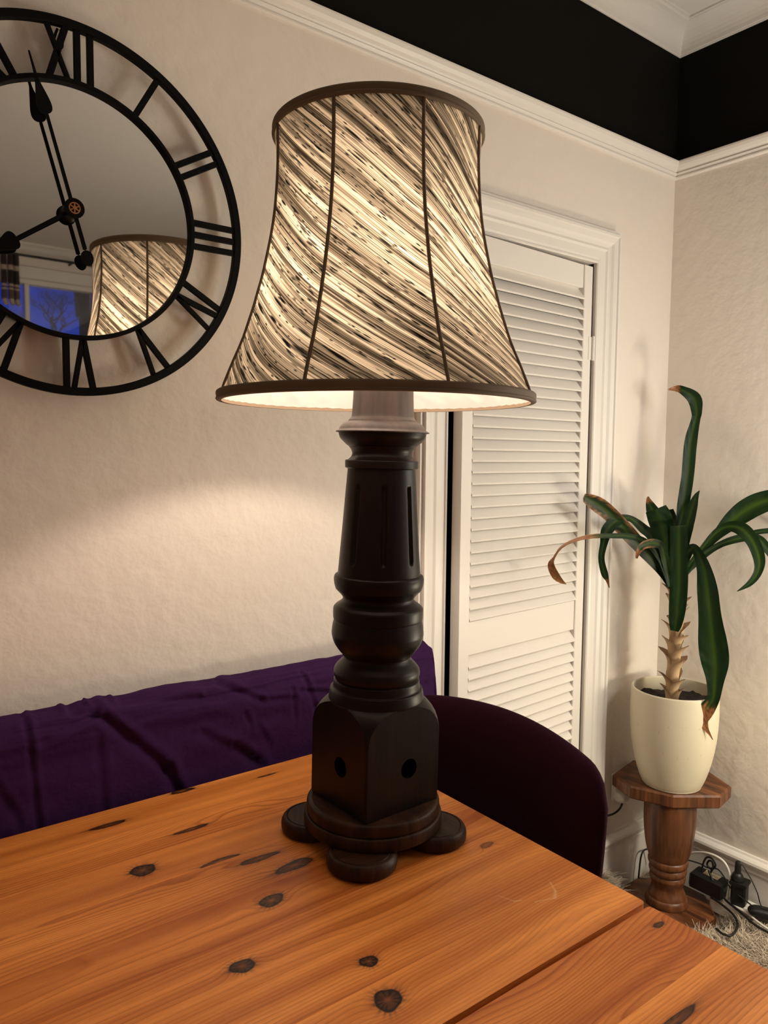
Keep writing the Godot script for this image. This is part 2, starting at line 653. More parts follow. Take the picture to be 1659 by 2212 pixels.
func build_door() -> void:
	var door := base("door_1", Vector3(DOOR_R, 0, 0))
	structure(door, "white louvred cupboard door standing slightly ajar in its moulded casing")
	# casing: profile runs from the inner edge outwards
	var prof := [Vector2(0.0, 0.0), Vector2(0.011, 0.0), Vector2(0.014, 0.003), Vector2(0.0135, 0.007), Vector2(0.010, 0.009), Vector2(0.012, 0.015), Vector2(0.0135, 0.036), Vector2(0.0175, 0.042), Vector2(0.0155, 0.049), Vector2(0.018, 0.057), Vector2(0.023, 0.064), Vector2(0.025, 0.072), Vector2(0.026, 0.078), Vector2(0.030, 0.081), Vector2(0.030, 0.088), Vector2(0.022, 0.090), Vector2(0.022, 0.0985), Vector2(0.0, 0.0985)]
	var w := DOOR_R - DOOR_L
	var st := surf()
	var swap := []
	for p in prof:
		swap.append(Vector2(p.y, p.x))   # (across, out)
	# uprights: dir up, «out» = across away from the opening, «up» = into the room
	moulding(st, swap, Vector3(0, FLOOR, 0), Vector3.UP, DOOR_TOP - FLOOR, Vector3.RIGHT, Vector3(0, 0, 1), 0.0, 1.0)
	build("casing_upright", st, m_trim, door)
	st = surf()
	moulding(st, swap, Vector3(-w, FLOOR, 0), Vector3.UP, DOOR_TOP - FLOOR, Vector3.LEFT, Vector3(0, 0, 1), 0.0, 1.0)
	build("casing_upright", st, m_trim, door)
	st = surf()
	moulding(st, swap, Vector3(-w, DOOR_TOP, 0), Vector3.RIGHT, w, Vector3.UP, Vector3(0, 0, 1), -1.0, 1.0)
	build("casing_head", st, m_trim, door)
	# jamb lining inside the opening
	st = surf()
	box(st, Vector3(-w - 0.001, FLOOR, -0.12), Vector3(-w + 0.0, DOOR_TOP, 0.0), 0.0)
	box(st, Vector3(-0.0, FLOOR, -0.12), Vector3(0.001, DOOR_TOP, 0.0), 0.0)
	build("jamb", st, m_trim, door)
	# the leaf, hinged on the right and standing a little open
	var leaf := base("door_leaf", Vector3(-0.007, 0.012, 0.004), door)
	leaf.rotation_degrees.y = 4.0
	var lw := 0.545
	var th := 0.030
	var top := 1.893
	for s in 2:
		var x0 := -0.041 if s == 0 else -lw
		st = surf()
		box(st, Vector3(x0, 0, -th), Vector3(x0 + 0.041, top, 0), 0.002)
		build("stile", st, m_trim, leaf)
	for r in [[1.828, top], [0.836, 0.924], [0.0, 0.11]]:
		st = surf()
		box(st, Vector3(-lw + 0.0415, r[0], -th + 0.002), Vector3(-0.0415, r[1], -0.0035), 0.0015)
		build("rail", st, m_trim, leaf)
	# louvre slats: tilted blades with a rounded front edge
	var blade := PackedVector2Array()
	for k in 7:
		var a := -PI / 2 + PI * k / 6.0
		blade.append(Vector2(0.0178 + 0.0032 * cos(a), 0.0032 * sin(a)))
	blade.append_array([Vector2(-0.0178, 0.0032), Vector2(-0.0178, -0.0032)])
	st = surf()
	prism(st, blade, lw - 0.081, 0.0, Transform3D(Basis(), Vector3.ZERO))
	st.generate_normals()
	st.index()
	var slat_mesh := st.commit()
	var rows := []
	for k in 31:
		rows.append(1.812 - 0.0290 * k)
	for k in 24:
		rows.append(0.818 - 0.0295 * k)
	for y in rows:
		var o := put_mesh("slat", slat_mesh, m_trim, leaf)
		var tilt := deg_to_rad(-54.0 + rng.randf_range(-1.2, 1.2))
		# blade x axis points out of the door and down, its length runs to the right
		var ax := Vector3(0, sin(tilt), cos(tilt))
		var az := Vector3.RIGHT
		o.transform = Transform3D(Basis(ax, az.cross(ax), az), Vector3(-lw + 0.0405, y, -0.0115))
	for y in [1.66, 0.28]:
		st = surf()
		tube(st, [Vector3(0.004, y - 0.035, 0.004), Vector3(0.004, y + 0.035, 0.004)], 0.0045, 10, 1)
		box(st, Vector3(-0.014, y - 0.033, -0.001), Vector3(0.0, y + 0.033, 0.0015), 0.0005)
		build("hinge", st, m_trim, leaf)


func build_window() -> void:
	var win := base("window_1", Vector3(WIN_L, WIN_B, ROOM_F))
	structure(win, "white framed window with dark blue dusk outside, reflected in the clock mirror")
	var w := WIN_R - WIN_L
	var h := WIN_T - WIN_B
	var st := surf()
	box(st, Vector3(0, 0, 0.02), Vector3(0.03, h, 0.09), 0.003)
	box(st, Vector3(w - 0.03, 0, 0.02), Vector3(w, h, 0.09), 0.003)
	box(st, Vector3(0, h - 0.03, 0.02), Vector3(w, h, 0.09), 0.003)
	box(st, Vector3(0, 0, 0.02), Vector3(w, 0.05, 0.09), 0.003)
	build("frame", st, m_trim, win)
	var xs := [0.03, 0.408, 0.806, w - 0.03]
	for k in 2:
		st = surf()
		box(st, Vector3(xs[k + 1] - 0.014, 0.05, 0.02), Vector3(xs[k + 1] + 0.014, h - 0.03, 0.08), 0.004)
		build("mullion", st, m_trim, win)
	for k in 3:
		st = surf()
		box(st, Vector3(xs[k], 0.05, 0.05), Vector3(xs[k + 1], h - 0.03, 0.054), 0.0)
		build("pane", st, m_glass, win)
	st = surf()
	box(st, Vector3(-0.06, -0.03, -0.08), Vector3(w + 0.06, 0, 0.02), 0.005)
	build("sill", st, m_trim, win)
	st = surf()
	box(st, Vector3(-0.075, h, -0.018), Vector3(w + 0.075, h + 0.075, 0), 0.004)
	build("architrave", st, m_trim, win)
	for s in 2:
		st = surf()
		var x0 := -0.075 if s == 0 else w
		box(st, Vector3(x0, 0, -0.018), Vector3(x0 + 0.075, h, 0), 0.004)
		build("architrave", st, m_trim, win)
	# curtain pole with a glass ball at its end
	var pole := base("curtain_pole", Vector3(-0.665, 2.592, ROOM_F - 0.09))
	tag(pole, "thin black curtain pole with a ball end, above the window in the mirror", "curtain pole")
	st = surf()
	tube(st, [Vector3(0.0, 0, 0), Vector3(-1.35, 0.0, 0)], 0.008, 10, 1)
	build("rod", st, m_iron, pole)
	st = surf()
	lathe(st, [Vector3(0, -0.03, 0), Vector3(0.02, -0.024, 0), Vector3(0.03, 0, 0), Vector3(0.02, 0.024, 0), Vector3(0, 0.03, 0)], 24)
	var ball := build("ball", st, mat(0.7, 0.62, 0.5, 0.1, 0.6), pole)
	ball.position = Vector3(0.028, 0, 0)
	for x in [-0.12, -1.25]:
		st = surf()
		tube(st, [Vector3(x, 0, 0), Vector3(x, 0, 0.09)], 0.006, 8, 1)
		build("bracket", st, m_iron, pole)


func build_outside() -> void:
	var lawn := surf()
	box(lawn, Vector3(-20, -0.6, 4.6), Vector3(24, -0.5, 40), 0.0)
	structure(build("ground_outside", lawn, mat(0.03, 0.04, 0.03, 0.9)))
	var bark := mat(0.012, 0.012, 0.016, 0.9)
	var tree := base("tree", Vector3(1.15, -0.5, 12.0))
	tag(tree, "bare dark tree outside the window, seen in the clock mirror", "tree")
	var st := surf()
	tube(st, [Vector3.ZERO, Vector3(0.05, 1.7, 0), Vector3(-0.03, 3.3, 0.05)], 0.14, 10, 3, 0.09)
	build("trunk", st, bark, tree)
	st = surf()
	twigs(st, Vector3(-0.03, 3.2, 0.05), Vector3(0.1, 1, 0), 0.62, 0.05, 5)
	twigs(st, Vector3(0.0, 2.9, 0.0), Vector3(0.8, 0.8, 0.2), 0.55, 0.045, 5)
	twigs(st, Vector3(0.0, 3.0, 0.0), Vector3(-0.9, 0.7, 0.1), 0.55, 0.045, 5)
	build("branches", st, bark, tree)
	var house := base("building", Vector3(1.80, -0.5, 13.0))
	house.rotation_degrees.y = 16.0
	tag(house, "dark neighbouring house at the right of the window reflected in the clock", "building")
	st = surf()
	box(st, Vector3(0.0, 0, 0), Vector3(4.8, 5.2, 5), 0.01)
	build("wall", st, mat(0.012, 0.012, 0.014, 0.9), house)
	st = surf()
	prism(st, PackedVector2Array([Vector2(-0.1, 5.1), Vector2(4.9, 5.1), Vector2(2.4, 7.0)]), 5.3, 0.01, Transform3D(Basis(), Vector3(0, 0, -0.15)))
	build("roof", st, mat(0.015, 0.015, 0.02, 0.9), house)


func twigs(st: SurfaceTool, at: Vector3, dir: Vector3, length: float, r: float, depth: int) -> void:
	var d := dir.normalized()
	var mid := at + d * length * 0.5 + Vector3(rng.randf_range(-0.06, 0.06), 0.03, rng.randf_range(-0.06, 0.06))
	var end := at + d * length
	tube(st, [at, mid, end], r, 5, 2, r * 0.6)
	if depth == 0:
		return
	for k in 3:
		var nd := (d + Vector3(rng.randf_range(-0.9, 0.9), rng.randf_range(-0.25, 0.6), rng.randf_range(-0.9, 0.9))).normalized()
		twigs(st, at + d * length * rng.randf_range(0.6, 1.0), nd, length * rng.randf_range(0.6, 0.8), r * 0.5, depth - 1)


# =====================================================================  the table

const TX0 := -2.75
const TX1 := -1.340
const TZ0 := 0.1355
const TZ1 := 0.8425
const LZ0 := 0.8500
const LZ1 := 1.2900


# pine: a picture of the boards of one table section, x along the grain, y across
func pine_image(w: int, h: int, x0: float, x1: float, z0: float, z1: float, edges: Array, knots: Array, swirls: Array, sd: int) -> Image:
	var push := PackedFloat32Array()
	push.resize(w * h)
	push.fill(0.0)
	var shade := PackedFloat32Array()
	shade.resize(w * h)
	shade.fill(0.0)
	var kx := w / (x1 - x0)
	var kz := h / (z1 - z0)
	var wob := noise(0.9, 2, sd + 9)
	for s in knots + swirls:
		# [x, z, radius along, radius across, ring push, darkness of the core]
		var reach := 3.0
		var ia := maxi(0, int((s[0] - s[2] * reach - x0) * kx))
		var ib := mini(w - 1, int((s[0] + s[2] * reach - x0) * kx))
		var ja := maxi(0, int((s[1] - s[3] * reach - z0) * kz))
		var jb := mini(h - 1, int((s[1] + s[3] * reach - z0) * kz))
		var e0 := -1e9
		var e1 := 1e9
		for e in edges:
			if e <= s[1]:
				e0 = maxf(e0, e)
			else:
				e1 = minf(e1, e)
		for j in range(ja, jb + 1):
			var z := z0 + j / kz
			if z < e0 or z > e1:
				continue
			for i in range(ia, ib + 1):
				var dx: float = (x0 + i / kx - s[0]) / s[2]
				var dz: float = (z - s[1]) / s[3]
				var q := dx * dx + dz * dz
				push[j * w + i] += s[4] * exp(-q * 0.55)
				if s[5] > 0.0 and q < 5.0:
					var ang := atan2(dz, dx)
					var bl: float = 0.5 * sin(2.0 * ang + s[0] * 90.0) + 0.35 * sin(3.0 * ang + s[1] * 70.0) + 0.22 * sin(5.0 * ang + s[0] * 50.0)
					var rr := sqrt(q) * (1.0 + 0.16 * bl)
					var core := clampf((1.0 - rr) / 0.14, 0.0, 1.0)
					var rim := exp(-pow((rr - 0.86) / 0.13, 2.0))
					var ray := pow(absf(sin(ang * 4.5 + s[1] * 31.0 + 2.0 * bl)), 10.0) * smoothstep(0.15, 0.55, rr)
					# dark spikes and streaks that tail off along the grain round the knot
					var spike := pow(absf(sin(ang * 8.0 + s[0] * 23.0 + 1.5 * sin(ang * 3.0))), 3.0)
					var tail := exp(-maxf(rr - 0.92, 0.0) / 0.26) * (0.10 + 0.62 * spike * (0.45 + 0.55 * absf(cos(ang))))
					shade[j * w + i] = maxf(shade[j * w + i], s[5] * clampf(maxf(core * (0.70 + 0.30 * rim + ray * 0.35 - exp(-q * 16.0) * 0.25), tail * (1.0 - core)), 0.0, 1.0))
	var warp := noise(1.0, 3, sd)
	var tone := noise(1.0, 2, sd + 3)
	var speck := noise(0.31, 2, sd + 4).get_image(w / 8, h)
	speck.resize(w, h, Image.INTERPOLATE_CUBIC)
	speck.convert(Image.FORMAT_L8)
	var sp := speck.get_data()
	var out := PackedByteArray()
	out.resize(w * h * 3)
	var nb := edges.size() - 1
	var pr := []
	for b in nb:
		var r := RandomNumberGenerator.new()
		r.seed = sd * 100 + b
		# where the pith lies under the board, how deep, how the depth changes along it, the board's own tone
		pr.append([r.randf_range(-0.9, 1.9), r.randf_range(0.004, 0.05), r.randf_range(-0.035, 0.035), r.randf_range(-0.22, 0.22), r.randf_range(0.0032, 0.0080), r.randf_range(0.45, 0.95)])
	var lo := Color(0.66, 0.335, 0.115)
	var hi := Color(0.98, 0.635, 0.315)
	var kn := Color(0.115, 0.045, 0.022)
	var bi := 0
	for j in h:
		var z := z0 + (j + 0.5) / kz
		while bi < nb - 1 and z > edges[bi + 1]:
			bi += 1
		var p: Array = pr[bi]
		var bw: float = edges[bi + 1] - edges[bi]
		var zc: float = z - (edges[bi] + bw * p[0])
		var wr := PackedFloat32Array()
		var tn := PackedFloat32Array()
		for c in 65:                                     # slow waves, sampled coarsely along the board
			var xx := x0 + (x1 - x0) * c / 64.0
			wr.append(warp.get_noise_2d(xx * 2.2 + bi * 7.3, z * 9.0))
			tn.append(tone.get_noise_2d(xx * 1.1 + bi * 3.1, z * 22.0))
		for i in w:
			var fi := i * 64.0 / w
			var c := int(fi)
			var fr := fi - c
			var wv := lerpf(wr[c], wr[c + 1], fr)
			var n := j * w + i
			var hh: float = p[1] + p[2] * (x0 + i / kx + 1.8) + wv * 0.007
			var ring: float = (sqrt(zc * zc + hh * hh) + wv * 0.0045) / p[4] + push[n]
			var s := ring - floorf(ring)
			var hv := sin(floorf(ring) * 12.9898 + bi * 4.1) * 43.7585
			var line := (s * s * s if s < 0.86 else (1.0 - s) * 4.5) * (0.30 + 0.85 * (hv - floorf(hv)))
			var f: float = clampf(0.62 + p[3] + lerpf(tn[c], tn[c + 1], fr) * 0.42 - line * 0.88 * p[5] + (sp[n] - 128) / 128.0 * 0.13, 0.0, 1.0)
			var k := shade[n]
			out[n * 3] = int(lerpf(lerpf(lo.r, hi.r, f), kn.r, k) * 255)
			out[n * 3 + 1] = int(lerpf(lerpf(lo.g, hi.g, f), kn.g, k) * 255)
			out[n * 3 + 2] = int(lerpf(lerpf(lo.b, hi.b, f), kn.b, k) * 255)
	return Image.create_from_data(w, h, false, Image.FORMAT_RGB8, out)


func pine_material(im: Image, x0: float, x1: float, z0: float, z1: float) -> StandardMaterial3D:
	var m := mat(1, 1, 1, 0.40)
	m.albedo_texture = tex(im)
	m.metallic_specular = 0.4
	m.uv1_triplanar = true
	m.uv1_world_triplanar = true
	m.uv1_triplanar_sharpness = 8.0
	m.uv1_scale = Vector3(1.0 / (x1 - x0), 1.0 / (z1 - z0), 1.0 / (z1 - z0))
	m.uv1_offset = Vector3(-x0 / (x1 - x0), 0.3, -z0 / (z1 - z0))
	return m


func build_table() -> void:
	var ze := [TZ0, 0.228, 0.316, 0.402, 0.457, 0.497, 0.584, 0.672, 0.748, TZ1]
	var knots := [[-1.865, 0.356, 0.021, 0.015, 2.4, 1.0], [-1.751, 0.534, 0.019, 0.014, -2.6, 0.95], [-1.844, 0.631, 0.016, 0.013, 2.3, 1.0], [-1.718, 0.714, 0.013, 0.010, 2.0, 1.0], [-1.739, 0.779, 0.019, 0.017, -2.5, 1.0],
		[-1.763, 0.400, 0.032, 0.0085, 1.6, 0.85], [-1.713, 0.428, 0.036, 0.0075, -1.8, 0.85], [-1.680, 0.476, 0.034, 0.0125, 2.2, 0.85], [-1.863, 0.190, 0.034, 0.0065, 1.8, 0.95], [-1.716, 0.141, 0.024, 0.008, 1.6, 0.95], [-1.759, 0.283, 0.030, 0.0062, -1.6, 0.9],
		[-1.561, 0.172, 0.020, 0.0036, 1.0, 0.85], [-1.408, 0.604, 0.013, 0.008, 2.8, 0.5]]
	var swirls := [[-1.673, 0.254, 0.085, 0.024, 4.5, 0.0], [-1.441, 0.790, 0.070, 0.026, 3.6, 0.0], [-1.440, 0.660, 0.10, 0.022, 2.6, 0.0], [-2.1, 0.45, 0.16, 0.02, 2.5, 0.0], [-1.43, 0.50, 0.07, 0.02, 3.0, 0.0], [-1.56, 0.66, 0.12, 0.02, -2.0, 0.0]]
	var im := pine_image(1152, 1536, TX0, TX1, TZ0, TZ1, ze, knots, swirls, 61)
	scratch(im)
	m_pine = pine_material(im, TX0, TX1, TZ0, TZ1)
	var le := [LZ0, 0.955, 1.07, 1.18, LZ1]
	var lk := [[-1.371, 0.882, 0.011, 0.0045, 1.5, 0.9], [-1.511, 0.990, 0.05, 0.006, 2.0, 0.85], [-1.56, 0.972, 0.005, 0.003, 0.5, 0.9]]
	var lsw := [[-1.385, 0.922, 0.05, 0.025, 4.0, 0.0], [-1.590, 0.880, 0.13, 0.03, 5.0, 0.0], [-1.40, 1.03, 0.12, 0.03, 2.0, 0.0]]
	var im2 := pine_image(1024, 768, TX0, TX1, LZ0, LZ1, le, lk, lsw, 64)
	m_leaf_pine = pine_material(im2, TX0, TX1, LZ0, LZ1)
	var t := base("dining_table", Vector3(0, 0, 0))
	tag(t, "orange knotty pine dining table under the lamp, with an extension leaf in front", "table")
	var top := base("tabletop", Vector3(0, TABLE_Y - 0.028, 0), t)
	for k in ze.size() - 1:
		var st := surf()
		board(st, ze[k], ze[k + 1], TX1, k == 0, k == ze.size() - 2)
		build("board", st, m_pine, top)
	var lf := base("extension_leaf", Vector3(0, TABLE_Y - 0.0285, 0), t)
	for k in le.size() - 1:
		var st := surf()
		board(st, le[k], le[k + 1], TX1 - 0.003, k == 0, k == le.size() - 2)
		build("board", st, m_leaf_pine, lf)
	var apron := surf()
	box(apron, Vector3(TX0 + 0.08, 0.62, TZ0 + 0.06), Vector3(TX1 - 0.08, 0.722, TZ0 + 0.085), 0.002)
	box(apron, Vector3(TX0 + 0.08, 0.62, LZ1 - 0.085), Vector3(TX1 - 0.08, 0.7215, LZ1 - 0.06), 0.002)
	box(apron, Vector3(TX1 - 0.105, 0.62, TZ0 + 0.085), Vector3(TX1 - 0.08, 0.7215, LZ1 - 0.085), 0.002)
	box(apron, Vector3(TX0 + 0.08, 0.62, TZ0 + 0.085), Vector3(TX0 + 0.105, 0.7215, LZ1 - 0.085), 0.002)
	var plain := mat(0.48, 0.22, 0.08, 0.45)
	build("apron", apron, plain, t)
	for x in [TX0 + 0.11, TX1 - 0.16]:
		for z in [(TZ0 + 0.012 if x > -2.0 else 0.52), LZ1 - 0.14]:
			var st := surf()
			box(st, Vector3(x, FLOOR, z), Vector3(x + 0.05, 0.62, z + 0.05), 0.004)
			build("leg", st, plain, t)


func board(st: SurfaceTool, z0: float, z1: float, x1: float, first: bool, last: bool) -> void:
	# outline seen from above in (x, -z); corners at the free right end are rounded, long edges eased
	var p := PackedVector2Array()
	var r := 0.006
	p.append(Vector2(TX0, -z1))
	if last:
		for k in 5:
			var a := -PI / 2 + PI / 2 * k / 4.0
			p.append(Vector2(x1 - r + r * cos(a), -z1 + r + r * sin(a)))
	else:
		p.append(Vector2(x1, -z1))
	if first:
		for k in 5:
			var a := PI / 2 * k / 4.0
			p.append(Vector2(x1 - r + r * cos(a), -z0 - r + r * sin(a)))
	else:
		p.append(Vector2(x1, -z0))
	p.append(Vector2(TX0, -z0))
	prism(st, p, 0.028, 0.0002, Transform3D(Basis(Vector3.RIGHT, Vector3(0, 0, -1), Vector3.UP), Vector3.ZERO))


# the pale smeared scratches near the right end of the table
func scratch(im: Image) -> void:
	var w := im.get_width()
	var h := im.get_height()
	var lines := [[Vector2(-1.462, 0.752), Vector2(-1.433, 0.762), 0.0011], [Vector2(-1.433, 0.762), Vector2(-1.420, 0.752), 0.0026], [Vector2(-1.420, 0.752), Vector2(-1.408, 0.732), 0.0013], [Vector2(-1.492, 0.712), Vector2(-1.484, 0.734), 0.0008], [Vector2(-1.484, 0.734), Vector2(-1.475, 0.738), 0.0014]]
	for l in lines:
		var a: Vector2 = l[0]
		var b: Vector2 = l[1]
		var wd: float = l[2]
		for j in range(int((minf(a.y, b.y) - 0.006 - TZ0) / (TZ1 - TZ0) * h), int((maxf(a.y, b.y) + 0.006 - TZ0) / (TZ1 - TZ0) * h)):
			for i in range(int((a.x - 0.006 - TX0) / (TX1 - TX0) * w), int((b.x + 0.006 - TX0) / (TX1 - TX0) * w)):
				var p := Vector2(TX0 + (i + 0.5) * (TX1 - TX0) / w, TZ0 + (j + 0.5) * (TZ1 - TZ0) / h)
				var d := p.distance_to(Geometry2D.get_closest_point_to_segment(p, a, b))
				var f := exp(-pow(d / wd, 2.0)) * 0.5
				if f > 0.02:
					im.set_pixel(i, j, im.get_pixel(i, j).lerp(Color(0.95, 0.80, 0.66), f))

# =====================================================================  bench and chair

const SEAT_END := -1.74


func build_bench() -> void:
	var b := base("bench", Vector3(0, 0, 0))
	tag(b, "bench under the clock draped in crumpled dark purple cotton cloth", "bench")
	var x0 := -2.75
	var x1 := -1.085
	# wooden carcass under the cloth
	var frame := mat(0.12, 0.07, 0.04, 0.6)
	var st := surf()
	box(st, Vector3(x0 + 0.03, 0.44, 0.045), Vector3(x1 - 0.03, 0.88, 0.08), 0.004)
	build("backrest", st, frame, b)
	st = surf()
	box(st, Vector3(x0 + 0.03, 0.40, 0.09), Vector3(SEAT_END - 0.02, 0.44, 0.47), 0.004)
	build("seat", st, frame, b)
	for e in [[x0 + 0.05, 0.05], [x0 + 0.05, 0.41], [SEAT_END - 0.09, 0.41], [x1 - 0.11, 0.042]]:
		st = surf()
		box(st, Vector3(e[0], FLOOR, e[1]), Vector3(e[0] + 0.055, 0.41 if e[1] > 0.045 else 0.45, e[1] + 0.045), 0.003)
		build("leg", st, frame, b)
	# the cloth: a section swept along the bench, wrinkled
	var sec := [Vector2(0.030, 0.50), Vector2(0.030, 0.80), Vector2(0.031, 0.880), Vector2(0.037, 0.905), Vector2(0.052, 0.918), Vector2(0.072, 0.918), Vector2(0.090, 0.910), Vector2(0.099, 0.893), Vector2(0.103, 0.86), Vector2(0.106, 0.80), Vector2(0.110, 0.70), Vector2(0.113, 0.60), Vector2(0.118, 0.50), Vector2(0.145, 0.462), Vector2(0.25, 0.456), Vector2(0.46, 0.455), Vector2(0.484, 0.44), Vector2(0.490, 0.40), Vector2(0.492, 0.28)]
	var raw := []
	for p in sec:
		raw.append(Vector3(p.x, p.y, 0))
	var c: Array = curve(raw, 9)
	var folds := [[-1.849, 0.908, -1.730, 0.784, 0.013, 0.009], [-1.730, 0.784, -1.698, 0.700, 0.011, 0.009], [-1.615, 0.914, -1.534, 0.872, 0.007, 0.006], [-1.534, 0.872, -1.456, 0.859, 0.006, 0.006], [-1.856, 0.906, -1.939, 0.880, 0.006, 0.007], [-1.802, 0.915, -1.663, 0.901, 0.007, 0.006], [-1.888, 0.914, -1.853, 0.905, 0.008, 0.006],
		[-1.961, 0.915, -1.949, 0.700, 0.006, 0.005], [-1.850, 0.875, -1.845, 0.700, 0.004, 0.008], [-1.441, 0.874, -1.373, 0.859, 0.006, 0.004], [-1.543, 0.824, -1.515, 0.779, 0.006, 0.004], [-1.571, 0.855, -1.559, 0.827, 0.006, 0.004], [-1.594, 0.797, -1.534, 0.744, 0.010, 0.007], [-1.461, 0.880, -1.458, 0.820, 0.005, 0.004], [-1.659, 0.832, -1.548, 0.752, 0.007, 0.008],
		[-1.43, 0.90, -1.40, 0.80, 0.006, 0.005], [-1.41, 0.84, -1.36, 0.80, 0.006, 0.004], [-2.02, 0.84, -1.98, 0.76, 0.006, 0.006]]
	var big := noise(2.6, 3, 71)
	var small := noise(11.0, 3, 72)
	var nx := 420
	var grid := []
	for i in nx + 1:
		var x := lerpf(x0, x1, float(i) / nx)
		var col := []
		for j in c.size():
			var z: float = c[j].x
			var y: float = c[j].y
			var q: Vector3 = c[mini(j + 1, c.size() - 1)] - c[maxi(j - 1, 0)]
			var nrm := Vector2(-q.y, q.x).normalized() * -1.0      # (z, y) outward
			var along := float(j)
			var d := big.get_noise_2d(x, along * 0.028) * 0.006 + small.get_noise_2d(x * 0.9 + y * 0.5, y * 1.3 - x * 0.4) * 0.0022
			if z > 0.045 and y > 0.62:
				for f in folds:
					var a := Vector2(f[0], f[1])
					var e := Vector2(f[2], f[3])
					var p := Vector2(x, y)
					var cl := Geometry2D.get_closest_point_to_segment(p, a, e)
					var off := p - cl
					var dist := off.length()
					if dist < f[5] * 4.0:
						var sd := signf((e - a).cross(p - a))
						# a fold is a sharp ridge with a hollow on its lower side
						d += f[4] * 0.62 * (exp(-pow(dist / f[5], 2.0)) - (0.6 * exp(-pow((dist - f[5] * 1.7) / f[5], 2.0)) if sd > 0.0 else 0.0))
			if z < 0.04 and y < 0.89:
				d = 0.0
			d = clampf(d, -0.010, 0.018)
			if z < 0.13 and y < 0.72:
				d = minf(d, 0.008)
			var at := Vector3(x, y + nrm.y * d, maxf(0.021, z + nrm.x * d))
			if x > SEAT_END and z > 0.114:            # beyond the seat's end the cloth hangs straight down
				at = Vector3(x, 0.50 - (z - 0.114) * 0.55, 0.116 + 0.004 * sin(x * 60.0))
			col.append(at)
		grid.append(col)
	# the near end hangs down over the side
	for k in range(1, 9):
		var col := []
		var f := k / 8.0
		for j in c.size():
			var p: Vector3 = grid[nx][j]
			var y := p.y
			var drop := minf(0.5, 0.018 + f * 0.36)
			col.append(Vector3(p.x + sin(f * PI / 2) * 0.020, maxf(0.26, lerpf(y, y - drop, smoothstep(0.0, 1.0, f))), lerpf(p.z, clampf(p.z, 0.045, 0.10), f * 0.35)))
		grid.append(col)
	st = surf()
	st.set_smooth_group(1)
	for i in grid.size() - 1:
		for j in c.size() - 1:
			quad(st, grid[i][j + 1], grid[i + 1][j + 1], grid[i + 1][j], grid[i][j])
	build("cloth_cover", st, m_purple, b).set_meta("label", "creased dark purple cotton cloth")


func build_chair() -> void:
	var ch := base("dining_chair", Vector3(-1.205, 0, 0.425))
	tag(ch, "dark plum velvet dining chair with a curved back at the table's right end", "chair")
	# backrest: arched outline in (width, height), bent round the sitter
	var o := PackedVector2Array()
	var half := 0.258
	for k in 41:
		var s := -1.0 + 2.0 * k / 40.0
		var y := 0.866 - 0.030 * s * s - 0.004 * s
		if absf(s) > 0.80:
			var u := (absf(s) - 0.80) / 0.20
			y -= 0.052 * (1.0 - sqrt(maxf(0.0, 1.0 - u * u)))
		o.append(Vector2(-s * half, y))
	for k in range(1, 14):
		var f := k / 14.0
		o.append(Vector2(-half + 0.030 * f * f, lerpf(0.78, 0.47, f)))
	for k in range(0, 13):
		o.append(Vector2(lerpf(-0.225, 0.225, k / 12.0), 0.455))
	for k in range(1, 14):
		var f := 1.0 - k / 14.0
		o.append(Vector2(half - 0.030 * f * f, lerpf(0.78, 0.47, f)))
	var st := surf()
	# local x runs along the table's edge (world z), local z towards the table (-x)
	var t := Transform3D(Basis(Vector3(0, 0, -1), Vector3(0.05, 1, 0).normalized(), Vector3(-1, 0, 0)), Vector3(-0.005, 0, 0))
	pad(st, o, 0.034, 6.0, 18, t, 0.62)
	build("backrest", st, m_velvet, ch)
	st = surf()
	pad(st, rounded_rect(0.42, 0.43, 0.07), 0.05, 8.0, 12, Transform3D(Basis(Vector3.RIGHT, Vector3(0, 0, -1), Vector3.UP), Vector3(-0.24, 0.43, 0)))
	build("seat", st, m_velvet, ch)
	var leg := mat(0.01, 0.01, 0.01, 0.4)
	for x in [-0.42, -0.06]:
		for z in [-0.18, 0.18]:
			st = surf()
			tube(st, [Vector3(x, 0.40, z), Vector3(x + (0.03 if x > -0.2 else -0.03), FLOOR, z * 1.15)], 0.015, 10, 1, 0.010)
			build("leg", st, leg, ch)


# =====================================================================  the lamp

func shade_r(h: float) -> float:
	var pts := [Vector2(0.690, 0.2395), Vector2(0.7126, 0.2310), Vector2(0.7737, 0.2060), Vector2(0.8435, 0.1838), Vector2(0.8946, 0.1708), Vector2(0.9425, 0.1615), Vector2(0.9870, 0.1567), Vector2(1.0372, 0.1545), Vector2(1.0754, 0.1550), Vector2(1.092, 0.1560)]
	for i in pts.size() - 1:
		if h <= pts[i + 1].x or i == pts.size() - 2:
			var t: float = (h - pts[i].x) / (pts[i + 1].x - pts[i].x)
			var a: Vector2 = pts[maxi(i - 1, 0)]
			var d: Vector2 = pts[mini(i + 2, pts.size() - 1)]
			return catmull(Vector3(a.y, 0, 0), Vector3(pts[i].y, 0, 0), Vector3(pts[i + 1].y, 0, 0), Vector3(d.y, 0, 0), clampf(t, 0, 1)).x
	return 0.15


const RIBS := 8
const RIB0 := 2.213 + 0.3927      # the camera looks at the middle of a panel


func shade_point(k: int, u: float, h: float, shrink := 0.0) -> Vector3:
	var step := TAU / RIBS
	var th := RIB0 + step * (k + u)
	var r := shade_r(h)
	var flat := 0.55 * sin(clampf((h - 0.69) / 0.40, 0, 1) * PI)
	var chord := r * cos(step / 2) / cos((u - 0.5) * step)
	r = lerpf(r, chord, flat) - shrink
	return Vector3(cos(th) * r, h, sin(th) * r)


const SH0 := 0.692
const SH1 := 1.090


